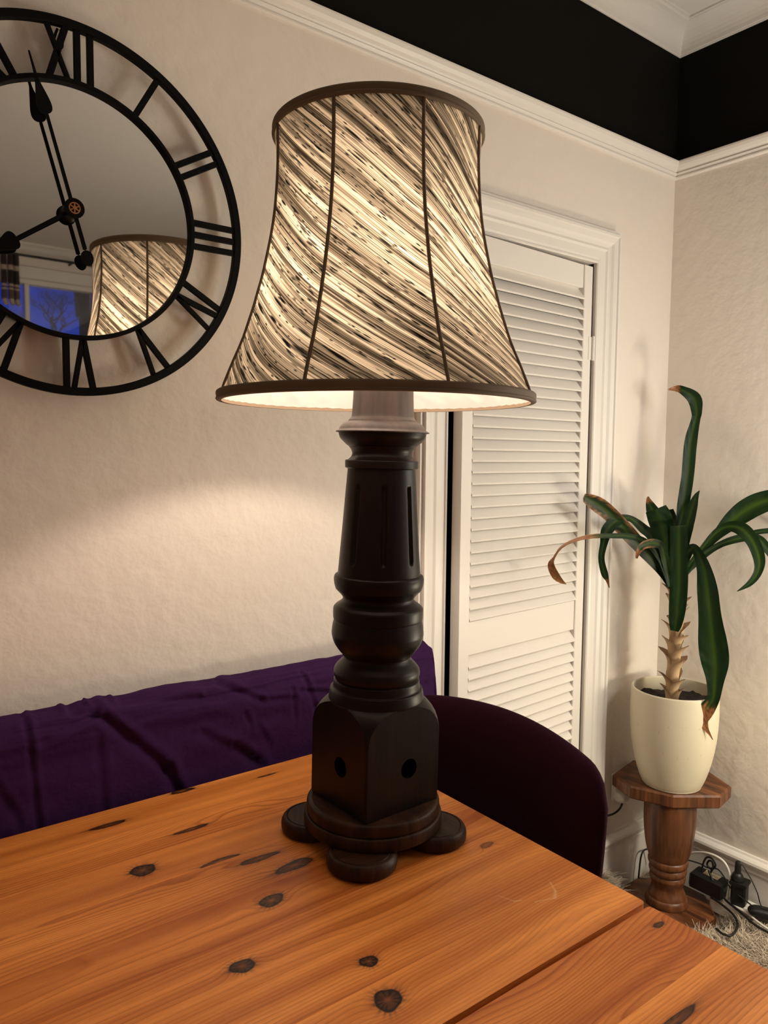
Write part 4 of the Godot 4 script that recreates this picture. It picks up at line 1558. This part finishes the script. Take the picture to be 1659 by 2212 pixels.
func build_plant() -> void:
	var p := base("potted_plant", STAND + Vector3(0, 0.378, 0))
	tag(p, "drooping dracaena-like plant with browned leaf tips in a cream pot on the stand", "potted plant")
	var st := surf()
	lathe(st, [Vector3(0, 0.0, 1), Vector3(0.076, 0.0, 0), Vector3(0.086, 0.006, 0), Vector3(0.0945, 0.025, 0), Vector3(0.104, 0.055, 0), Vector3(0.1135, 0.095, 0), Vector3(0.1212, 0.145, 0), Vector3(0.1248, 0.195, 0), Vector3(0.1254, 0.240, 0), Vector3(0.1238, 0.285, 0), Vector3(0.1225, 0.2905, 0), Vector3(0.1200, 0.2925, 0), Vector3(0.1178, 0.2905, 0), Vector3(0.1180, 0.280, 0), Vector3(0.1195, 0.240, 0), Vector3(0.1185, 0.20, 1), Vector3(0.0, 0.20, 1)], 96, 5)
	build("pot", st, m_pot, p).set_meta("label", "cream glazed pot with a rounded belly")
	# soil
	st = surf()
	var nz := noise(26.0, 3, 91)
	var rings := 22
	var seg := 72
	for k in rings:
		for i in seg:
			var q := []
			for e in [[k, i], [k, i + 1], [k + 1, i + 1], [k + 1, i]]:
				var r: float = 0.1192 * e[0] / rings
				var a: float = TAU * (int(e[1]) % seg) / seg
				var pos := Vector3(cos(a) * r, 0, sin(a) * r)
				pos.y = 0.254 + nz.get_noise_2d(pos.x, pos.z) * 0.009 + 0.003 * sin(a * 2.0)
				q.append(pos)
			st.set_smooth_group(-1)
			quad(st, q[1], q[0], q[3], q[2])
	build("soil", st, m_soil, p)
	# trunk with the stubs of old leaves
	var c := [Vector3(-0.003, 0.245, -0.006), Vector3(-0.004, 0.33, -0.006), Vector3(-0.001, 0.42, -0.005), Vector3(0.0015, 0.50, -0.004), Vector3(-0.002, 0.585, -0.008), Vector3(0.0, 0.66, -0.008)]
	st = surf()
	tube(st, c, 0.0185, 16, 6, 0.0155)
	build("trunk", st, mat(0.52, 0.36, 0.20, 0.8), p)
	var cc: Array = curve(c, 8)
	var rr := RandomNumberGenerator.new()
	rr.seed = 12
	for k in 25:
		var f := 0.06 + 0.84 * k / 24.0
		var at: Vector3 = cc[int(f * (cc.size() - 1))]
		# stubs alternate left and right as the camera sees them, with some turned to the front
		var a := 0.543 + (0.0 if k % 2 == 0 else PI) + rr.randf_range(-0.9, 0.9)
		if k % 3 == 2:
			a = 2.11 + rr.randf_range(-0.6, 0.6)
		sheath(p, at, a, rr.randf_range(0.042, 0.060), rr.randf_range(0.016, 0.030), rr)
	# leaves
	var tall = [[-0.187, 0.986, 0.175, 0.0073], [-0.176, 1.087, 0.173, 0.0126], [-0.167, 1.199, 0.170, 0.0174], [-0.153, 1.299, 0.173, 0.0180], [-0.142, 1.405, 0.173, 0.0181], [-0.136, 1.469, 0.182, 0.0128], [-0.135, 1.494, 0.184, 0.0149], [-0.148, 1.532, 0.182, 0.0191], [-0.174, 1.557, 0.158, 0.0116], [-0.183, 1.561, 0.142, 0.0085], [-0.202, 1.558, 0.131, 0.0021]]
	var short = [[-0.193, 0.988, 0.185, 0.0073], [-0.189, 1.101, 0.191, 0.0157], [-0.185, 1.157, 0.198, 0.0188], [-0.171, 1.206, 0.202, 0.0157], [-0.157, 1.245, 0.206, 0.0074], [-0.152, 1.262, 0.213, 0.0011]]
	var browntip = [[-0.195, 0.968, 0.162, 0.0073], [-0.225, 1.022, 0.145, 0.0135], [-0.301, 1.091, 0.129, 0.0193], [-0.368, 1.148, 0.116, 0.0219], [-0.427, 1.196, 0.106, 0.0214], [-0.478, 1.227, 0.098, 0.0220], [-0.520, 1.245, 0.092, 0.0141], [-0.531, 1.248, 0.091, 0.0066]]
	var archleft = [[-0.182, 0.976, 0.145, 0.0074], [-0.240, 1.111, 0.125, 0.0146], [-0.285, 1.150, 0.116, 0.0144], [-0.346, 1.182, 0.112, 0.0090], [-0.405, 1.176, 0.110, 0.0157], [-0.447, 1.152, 0.111, 0.0164], [-0.459, 1.116, 0.110, 0.0106], [-0.468, 1.074, 0.110, 0.0086], [-0.447, 1.029, 0.107, 0.0097], [-0.436, 1.009, 0.109, 0.0049], [-0.429, 0.987, 0.111, 0.0015]]
	var drying = [[-0.215, 0.977, 0.168, 0.0062], [-0.251, 1.057, 0.160, 0.0103], [-0.316, 1.112, 0.154, 0.0090], [-0.387, 1.134, 0.148, 0.0083], [-0.468, 1.141, 0.144, 0.0071], [-0.554, 1.144, 0.140, 0.0060], [-0.617, 1.137, 0.134, 0.0045], [-0.666, 1.121, 0.130, 0.0035], [-0.693, 1.096, 0.129, 0.0030], [-0.703, 1.077, 0.128, 0.0087], [-0.686, 1.048, 0.130, 0.0105], [-0.665, 1.031, 0.132, 0.0062], [-0.647, 1.022, 0.134, 0.0009]]
	var fold = [[-0.213, 0.982, 0.171, 0.0083], [-0.228, 1.073, 0.166, 0.0186], [-0.260, 1.131, 0.170, 0.0296], [-0.293, 1.182, 0.177, 0.0333], [-0.309, 1.211, 0.173, 0.0291]]
	var behind = [[-0.168, 0.975, 0.148, 0.0074], [-0.170, 1.093, 0.126, 0.0213], [-0.193, 1.156, 0.112, 0.0265], [-0.222, 1.202, 0.105, 0.0179], [-0.238, 1.231, 0.102, 0.0073], [-0.239, 1.242, 0.101, 0.0016]]
	var behindb = [[-0.173, 0.983, 0.160, 0.0074], [-0.166, 1.106, 0.151, 0.0212], [-0.164, 1.162, 0.137, 0.0181], [-0.168, 1.202, 0.129, 0.0107]]
	var front = [[-0.197, 0.985, 0.177, 0.0073], [-0.213, 1.069, 0.190, 0.0176], [-0.239, 1.133, 0.205, 0.0235], [-0.261, 1.163, 0.217, 0.0222], [-0.278, 1.153, 0.228, 0.0231], [-0.284, 1.074, 0.236, 0.0240], [-0.283, 0.994, 0.238, 0.0240], [-0.280, 0.928, 0.234, 0.0225], [-0.277, 0.883, 0.229, 0.0170], [-0.274, 0.863, 0.224, 0.0111]]
	var droop = [[-0.184, 0.987, 0.180, 0.0063], [-0.193, 1.058, 0.203, 0.0094], [-0.203, 1.097, 0.225, 0.0124], [-0.212, 1.089, 0.249, 0.0133], [-0.220, 1.047, 0.275, 0.0193], [-0.223, 0.990, 0.290, 0.0272], [-0.227, 0.917, 0.303, 0.0301], [-0.221, 0.837, 0.312, 0.0382], [-0.217, 0.784, 0.318, 0.0362], [-0.216, 0.730, 0.320, 0.0231], [-0.218, 0.681, 0.318, 0.0171], [-0.225, 0.649, 0.306, 0.0201], [-0.231, 0.617, 0.296, 0.0171], [-0.226, 0.591, 0.304, 0.0080], [-0.221, 0.576, 0.313, 0.0035], [-0.216, 0.560, 0.321, 0.0010]]
	var bigright = [[-0.187, 0.981, 0.175, 0.0063], [-0.176, 1.027, 0.194, 0.0068], [-0.149, 1.073, 0.218, 0.0084], [-0.118, 1.130, 0.251, 0.0137], [-0.096, 1.179, 0.288, 0.0264], [-0.082, 1.217, 0.329, 0.0316], [-0.068, 1.240, 0.372, 0.0294], [-0.066, 1.250, 0.415, 0.0229], [-0.060, 1.223, 0.444, 0.0135], [-0.054, 1.181, 0.453, 0.0021]]
	var archright = [[-0.203, 0.984, 0.188, 0.0062], [-0.199, 1.037, 0.213, 0.0072], [-0.190, 1.093, 0.247, 0.0082], [-0.179, 1.145, 0.284, 0.0113], [-0.171, 1.166, 0.317, 0.0143], [-0.162, 1.160, 0.351, 0.0193], [-0.148, 1.127, 0.375, 0.0173], [-0.139, 1.081, 0.390, 0.0153], [-0.140, 1.044, 0.389, 0.0112], [-0.149, 1.011, 0.373, 0.0081], [-0.166, 0.985, 0.346, 0.0010]]
	var lowright = [[-0.169, 0.975, 0.166, 0.0063], [-0.156, 1.019, 0.188, 0.0074], [-0.121, 1.077, 0.226, 0.0096], [-0.087, 1.111, 0.263, 0.0096], [-0.061, 1.132, 0.306, 0.0085], [-0.039, 1.147, 0.343, 0.0075], [-0.013, 1.149, 0.385, 0.0075], [0.005, 1.121, 0.415, 0.0016]]
	var lowdroop = [[-0.185, 0.978, 0.178, 0.0063], [-0.165, 1.048, 0.211, 0.0073], [-0.132, 1.104, 0.266, 0.0094], [-0.097, 1.131, 0.324, 0.0115], [-0.079, 1.129, 0.353, 0.0126], [-0.067, 1.106, 0.373, 0.0126], [-0.055, 1.069, 0.393, 0.0084], [-0.047, 1.027, 0.407, 0.0016]]
	var curl = [[-0.215, 0.982, 0.168, 0.0073], [-0.244, 1.058, 0.168, 0.0113], [-0.285, 1.103, 0.180, 0.0111], [-0.327, 1.115, 0.179, 0.0129], [-0.364, 1.110, 0.173, 0.0108], [-0.383, 1.093, 0.171, 0.0068], [-0.390, 1.075, 0.170, 0.0029]]
	var strip = [[-0.203, 0.970, 0.167, 0.0063], [-0.219, 1.015, 0.160, 0.0104], [-0.250, 1.067, 0.153, 0.0103], [-0.289, 1.098, 0.152, 0.0091], [-0.304, 1.109, 0.149, 0.0051]]
	leaf("tall", tall, p, 0.25, 0.84, 0.0)
	leaf("short", short, p, -0.3, 1.2, 0.0)
	leaf("browntip", browntip, p, 0.2, 0.95, 0.62)
	leaf("archleft", archleft, p, 0.5, 0.91, 0.0)
	leaf("drying", drying, p, 0.5, 0.42, 0.35)
	leaf("behind", behind, p, 0.3, 0.76, 0.25)
	leaf("behindb", behindb, p, -0.3, 1.2, 0.0)
	leaf("fold", fold, p, -0.1, 1.2, 0.0, -0.12, Vector3.ZERO, 0.6)
	leaf("curl", curl, p, 0.4, 0.80, 0.5)
	leaf("strip", strip, p, 0.2, 1.2, 0.0)
	leaf("front", front, p, 0.05, 1.2, 0.0, 0.10, Vector3.ZERO, 0.9)
	leaf("droop", droop, p, 0.15, 0.735, 0.0, 0.2)
	leaf("bigright", bigright, p, 0.1, 1.2, 0.0, 0.16, Vector3.ZERO, 1.8)
	leaf("archright", archright, p, 0.2, 1.2, 0.0, 0.16, Vector3.ZERO, 1.4)
	leaf("lowright", lowright, p, 0.5, 1.2, 0.0)
	leaf("lowdroop", lowdroop, p, 0.4, 1.2, 0.0)


# a dry leaf base: clasps the trunk and curls outwards at its tip
func sheath(p: Node3D, at: Vector3, a: float, length: float, out: float, rr: RandomNumberGenerator) -> void:
	var st := surf()
	st.set_smooth_group(1)
	var dir := Vector3(cos(a), 0, sin(a))
	var n := 7
	var m := 6
	var rows := []
	for i in n + 1:
		var f := float(i) / n
		var row := []
		for j in m + 1:
			var u := -1.0 + 2.0 * j / m
			var spread := 1.35 * (1.0 - pow(f, 2.4)) + 0.02
			var r := 0.0184 + 0.0022 * absf(u) * f + out * pow(f, 2.3)
			var d := dir.rotated(Vector3.UP, u * spread)
			row.append(at + d * r + Vector3(0, f * length - 0.012 + 0.004 * absf(u) * (1 - f), 0))
		rows.append(row)
	var dark := rr.randf_range(0.0, 0.28)
	for i in n:
		for j in m:
			for e in [[i, j], [i + 1, j + 1], [i + 1, j], [i, j], [i, j + 1], [i + 1, j + 1]]:
				var f := float(e[0]) / n
				st.set_color(Color(0.62, 0.44, 0.26).lerp(Color(0.22, 0.11, 0.05), clampf(dark + 0.75 * pow(f, 3.0) + 0.35 * pow(absf(float(e[1]) / m * 2.0 - 1.0), 3.0), 0, 1)))
				st.add_vertex(rows[e[0]][e[1]])
	build("dry_sheath", st, m_trunk, p)


# =====================================================================  the rug

func rug_height(x: float, z: float) -> float:
	var ruck := exp(-pow((z - 0.075) / 0.050, 2.0)) * smoothstep(-0.50, -0.36, x) * (1.0 - smoothstep(-0.21, -0.09, x)) * 0.070
	var clear := smoothstep(0.135, 0.19, Vector2(x - STAND.x, z - STAND.z).length())   # pressed flat under the stand
	return lerpf(FLOOR + 0.004, -0.012 + ruck * 1.25 + 0.006 * sin(x * 17.0) * sin(z * 13.0), clear)


func build_rug() -> void:
	var rug := base("rug", Vector3.ZERO)
	tag(rug, "shaggy grey-beige faux fur rug on the floor around the plant stand", "rug")
	var st := surf()
	st.set_smooth_group(1)
	var x0 := -1.0
	var x1 := -0.030
	var z0 := 0.030
	var z1 := 1.25
	var nx := 60
	var nz := 60
	for i in nx:
		for j in nz:
			var q := []
			for e in [[i, j], [i, j + 1], [i + 1, j + 1], [i + 1, j]]:
				var x := lerpf(x0, x1, float(e[0]) / nx)
				var z := lerpf(z0, z1, float(e[1]) / nz)
				var edge := minf(minf(float(e[0]), float(nx - e[0])), minf(float(e[1]), float(nz - e[1])))
				q.append(Vector3(x, FLOOR + 0.001 + (rug_height(x, z) - FLOOR) * minf(1.0, edge), z))
			quad(st, q[0], q[1], q[2], q[3])
	build("backing", st, mat(0.20, 0.155, 0.115, 0.95), rug)
	# one tuft: a lock of long curved hairs
	var r := RandomNumberGenerator.new()
	r.seed = 33
	var tufts := []
	for v in 3:
		st = surf()
		st.set_smooth_group(1)
		for k in 22:
			var b := Vector3(r.randf_range(-0.010, 0.010), 0, r.randf_range(-0.010, 0.010))
			var lean := Vector3(r.randf_range(-0.3, 0.9), 0, r.randf_range(-0.5, 0.5))
			var h := r.randf_range(0.050, 0.100)
			var wd := r.randf_range(0.0012, 0.0027)
			var sd := Vector3(-lean.z, 0, lean.x + 0.1).normalized() * wd
			var tone := r.randf_range(0.5, 1.15)
			var prev := b
			for sgm in 5:
				var f := (sgm + 1) / 5.0
				var nxt := b + Vector3(0, h * (f - 0.35 * f * f), 0) + lean * h * f * f * 0.9
				var w0 := 1.0 - 0.8 * sgm / 5.0
				var w1 := 1.0 - 0.8 * f
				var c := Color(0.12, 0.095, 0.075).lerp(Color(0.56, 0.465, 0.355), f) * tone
				st.set_color(c)
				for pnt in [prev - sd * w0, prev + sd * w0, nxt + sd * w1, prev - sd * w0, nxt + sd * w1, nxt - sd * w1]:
					st.add_vertex(pnt)
				prev = nxt
		st.generate_normals()
		st.index()
		tufts.append(st.commit())
	var spots := [[], [], []]
	var comb := noise(2.6, 2, 77)
	var tries := 11000
	for k in tries:
		var x := r.randf_range(x0, x1 - 0.01)
		var z := r.randf_range(z0 + 0.005, z1)
		if x < -0.75 and r.randf() < 0.6:
			continue
		var to := Vector2(x - STAND.x, z - STAND.z)
		if to.length() < 0.152:
			continue
		var yaw := comb.get_noise_2d(x, z) * 6.0 + r.randf_range(-0.7, 0.7) + 0.6
		var sc := r.randf_range(0.7, 1.15)
		var flat := 0.75 if rug_height(x, z) < 0.010 else 1.0
		if x > -0.20 and z < 0.55:
			sc *= 0.8
		var bs := Basis(Vector3.UP, yaw).scaled(Vector3(sc, sc * flat, sc))
		if to.length() < 0.215:
			sc *= 0.55
			flat = 0.6
			bs = Basis(Vector3.UP, yaw).scaled(Vector3(sc, sc * flat, sc))
		spots[k % 3].append(Transform3D(bs, Vector3(x, rug_height(x, z) - 0.002, z)))
	for v in 3:
		var mm := MultiMesh.new()
		mm.transform_format = MultiMesh.TRANSFORM_3D
		mm.mesh = tufts[v]
		mm.instance_count = spots[v].size()
		for i in spots[v].size():
			mm.set_instance_transform(i, spots[v][i])
		var mi := MultiMeshInstance3D.new()
		mi.name = numbered("pile", rug)
		mi.multimesh = mm
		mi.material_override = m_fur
		mi.set_meta("kind", "stuff")
		rug.add_child(mi, true)


# =====================================================================  sockets, plugs and cables

func cable(called: String, label: String, pts: Array, r: float, m: Material) -> void:
	var st := surf()
	tube(st, pts, r, 8, 8)
	tag(build(called, st, m), label, "cable")


func build_sockets() -> void:
	# wall socket with a plug, half hidden behind the stand's top
	var so := base("wall_socket", Vector3(-0.190, 0.310, 0.0))
	tag(so, "white wall socket plate behind the left edge of the plant stand", "wall socket")
	var st := surf()
	box(st, Vector3(-0.043, -0.043, 0), Vector3(0.100, 0.043, 0.010), 0.003)
	build("plate", st, m_white_plastic, so)
	var pl := base("plug", Vector3(-0.190, 0.310, 0.0))
	tag(pl, "white rounded mains plug in the wall socket behind the plant stand", "plug")
	st = surf()
	pad(st, rounded_rect(0.050, 0.050, 0.018), 0.024, 4.0, 10, Transform3D(Basis(), Vector3(-0.032, -0.015, 0.032)))
	build("body", st, m_white_plastic, pl)
	cable("power_cable", "black cable curving from the wall plug towards the plum chair", [Vector3(-0.222, 0.284, 0.036), Vector3(-0.224, 0.270, 0.038), Vector3(-0.234, 0.252, 0.036), Vector3(-0.264, 0.243, 0.034), Vector3(-0.322, 0.249, 0.034), Vector3(-0.374, 0.251, 0.035), Vector3(-0.424, 0.243, 0.036), Vector3(-0.50, 0.15, 0.045), Vector3(-0.54, 0.0, 0.06)], 0.0032, m_black_plastic)
	cable("power_cable", "short black cable end arching out left of the stand's column above the fur", [Vector3(-0.118, -0.02, 0.036), Vector3(-0.112, 0.035, 0.036), Vector3(-0.106, 0.058, 0.036), Vector3(-0.097, 0.068, 0.036), Vector3(-0.084, 0.071, 0.037), Vector3(-0.066, 0.064, 0.040), Vector3(-0.050, 0.02, 0.045)], 0.0028, m_black_plastic)
	# a white extension block with an adapter and a plug-in supply, against the right baseboard
	var eb := base("extension_block", Vector3(-0.062, 0.004, 0.245))
	tag(eb, "white plastic extension block on the floor beside the stand's base", "extension lead")
	st = surf()
	box(st, Vector3(-0.030, -0.020, 0.018), Vector3(0.030, 0.030, 0.150), 0.006)
	build("body", st, m_white_plastic, eb)
	var ad := base("power_adapter", Vector3(-0.075, 0.036, 0.245))
	tag(ad, "black power adapter with a small cream sticker lying by the stand's base", "power adapter")
	st = surf()
	box_at(st, Vector3(0.058, 0.044, 0.105), Transform3D(Basis(Vector3.UP, 0.10) * Basis(Vector3.RIGHT, 0.06), Vector3(-0.004, 0.021, 0.010)), 0.006)
	build("body", st, m_black_plastic, ad)
	st = surf()
	box_at(st, Vector3(0.026, 0.0012, 0.046), Transform3D(Basis(Vector3.UP, 0.10) * Basis(Vector3.RIGHT, 0.06), Vector3(0.008, 0.0435, 0.012)), 0.0003)
	build("sticker", st, mat(0.5, 0.42, 0.27, 0.6), ad)
	var p2 := base("plug_adapter", Vector3(-0.070, 0.034, 0.345))
	tag(p2, "black upright plug-in adapter with a slim connector on top, by the baseboard", "power adapter")
	st = surf()
	box_at(st, Vector3(0.040, 0.064, 0.042), Transform3D(Basis(Vector3.UP, 0.2), Vector3(0, 0.032, 0)), 0.005)
	build("body", st, m_black_plastic, p2)
	st = surf()
	box_at(st, Vector3(0.048, 0.010, 0.050), Transform3D(Basis(Vector3.UP, 0.2), Vector3(0, 0.066, 0)), 0.003)
	build("lid", st, m_black_plastic, p2)
	st = surf()
	lathe(st, [Vector3(0, 0.070, 1), Vector3(0.017, 0.070, 0), Vector3(0.016, 0.085, 0), Vector3(0.012, 0.092, 1), Vector3(0.0095, 0.097, 0), Vector3(0.0085, 0.120, 0), Vector3(0.0055, 0.129, 1), Vector3(0, 0.130, 1)], 20)
	var pc := build("connector", st, m_black_plastic, p2)
	pc.position = Vector3(-0.004, 0, -0.006)
	# inline switch
	var sw := base("inline_switch", Vector3(-0.085, 0.050, 0.425))
	tag(sw, "oval black inline cable switch at the right edge, lying on the fur", "switch")
	st = surf()
	pad(st, rounded_rect(0.040, 0.085, 0.0199), 0.014, 3.5, 10, Transform3D(Basis(Vector3.UP, 0.45) * Basis(Vector3.RIGHT, -PI / 2), Vector3.ZERO))
	build("body", st, m_black_plastic, sw)
	st = surf()
	box_at(st, Vector3(0.014, 0.004, 0.022), Transform3D(Basis(Vector3.UP, 0.45), Vector3(0, 0.0135, 0)), 0.0015)
	build("rocker", st, m_black_plastic, sw)
	# cables
	cable("power_cable", "cream cable arching high over the adapters against the baseboard", [Vector3(-0.090, 0.045, 0.150), Vector3(-0.082, 0.100, 0.165), Vector3(-0.080, 0.130, 0.200), Vector3(-0.080, 0.150, 0.250), Vector3(-0.080, 0.147, 0.295), Vector3(-0.080, 0.120, 0.317), Vector3(-0.081, 0.085, 0.319), Vector3(-0.083, 0.040, 0.314), Vector3(-0.09, 0.020, 0.31)], 0.0036, m_white_plastic)
	cable("power_cable", "black cable tied in an upright double loop above the adapter", [Vector3(-0.085, 0.085, 0.232), Vector3(-0.082, 0.115, 0.236), Vector3(-0.080, 0.135, 0.245), Vector3(-0.080, 0.138, 0.262), Vector3(-0.080, 0.122, 0.273), Vector3(-0.080, 0.105, 0.262), Vector3(-0.080, 0.112, 0.247), Vector3(-0.080, 0.127, 0.252), Vector3(-0.080, 0.128, 0.262), Vector3(-0.081, 0.112, 0.266), Vector3(-0.083, 0.088, 0.258)], 0.0030, m_black_plastic)
	cable("power_cable", "thick black cable running from the adapter across the fur to the right", [Vector3(-0.085, 0.100, 0.255), Vector3(-0.090, 0.072, 0.275), Vector3(-0.092, 0.048, 0.300), Vector3(-0.10, 0.040, 0.325), Vector3(-0.120, 0.040, 0.375), Vector3(-0.145, 0.040, 0.430), Vector3(-0.150, 0.040, 0.475), Vector3(-0.150, 0.035, 0.56)], 0.0034, m_black_plastic)
	cable("power_cable", "black cable end hooking round in a U on the fur by the stand's base", [Vector3(-0.118, 0.040, 0.285), Vector3(-0.125, 0.042, 0.305), Vector3(-0.135, 0.042, 0.335), Vector3(-0.150, 0.041, 0.370), Vector3(-0.180, 0.040, 0.398), Vector3(-0.218, 0.040, 0.412), Vector3(-0.250, 0.040, 0.413), Vector3(-0.258, 0.040, 0.395), Vector3(-0.248, 0.038, 0.372)], 0.0034, m_black_plastic)
	cable("power_cable", "thin black lead from the upright adapter's connector down to the inline switch", [Vector3(-0.074, 0.160, 0.339), Vector3(-0.070, 0.150, 0.355), Vector3(-0.072, 0.125, 0.378), Vector3(-0.076, 0.095, 0.400), Vector3(-0.080, 0.066, 0.414), Vector3(-0.085, 0.055, 0.440)], 0.0018, m_black_plastic)
	cable("power_cable", "thin black lead stretched along the baseboard from behind the stand to the loop", [Vector3(-0.10, 0.110, 0.190), Vector3(-0.085, 0.108, 0.225), Vector3(-0.082, 0.105, 0.250), Vector3(-0.078, 0.112, 0.280), Vector3(-0.080, 0.095, 0.305), Vector3(-0.086, 0.075, 0.330), Vector3(-0.090, 0.060, 0.385), Vector3(-0.088, 0.052, 0.410)], 0.0022, m_black_plastic)
	cable("power_cable", "pale cable emerging under the inline switch at the right edge", [Vector3(-0.095, 0.034, 0.350), Vector3(-0.105, 0.036, 0.390), Vector3(-0.120, 0.037, 0.425), Vector3(-0.128, 0.036, 0.46), Vector3(-0.130, 0.036, 0.53)], 0.0032, m_white_plastic)


# three knitted socks hung in a row from the curtain pole, seen in the clock mirror
func build_socks() -> void:
	var dark := mat(0.020, 0.012, 0.012, 0.9)
	var pale := mat(0.42, 0.33, 0.26, 0.9)
	var brown := mat(0.10, 0.065, 0.05, 0.9)
	var where := ["left", "middle", "right"]
	for k in 3:
		var x := -1.205 + 0.0 + k * 0.036
		var s := base("sock", Vector3(x, 2.585, ROOM_F - 0.115 - 0.012 * (k % 2)))
		tag(s, "dark striped knitted sock with pale toe hanging in the mirror, %s of three" % where[k], "sock", "socks hung from the curtain pole")
		var bands := [[0.0, -0.075, dark], [-0.075, -0.105, pale], [-0.105, -0.190, dark], [-0.190, -0.205, pale], [-0.205, -0.213, dark], [-0.213, -0.226, pale], [-0.226, -0.285, brown]]
		for b in bands:
			var st := surf()
			lathe(st, [Vector3(0, b[1], 1), Vector3(0.0165, b[1], 0), Vector3(0.0175, (b[0] + b[1]) / 2, 0), Vector3(0.0165, b[0], 1), Vector3(0, b[0], 1)], 16, 2)
			build("knit_band", st, b[2], s)
		var st2 := surf()
		tube(st2, [Vector3(0, -0.275, 0), Vector3(0.002, -0.300, -0.004), Vector3(0.010, -0.315, -0.012)], 0.0172, 14, 4, 0.012)
		build("toe", st2, pale, s)
		st2 = surf()
		tube(st2, [Vector3(0, 0, 0), Vector3(0, 0.012, 0.012), Vector3(0, 0.016, 0.026)], 0.0015, 6, 3)
		build("hanging_loop", st2, dark, s)
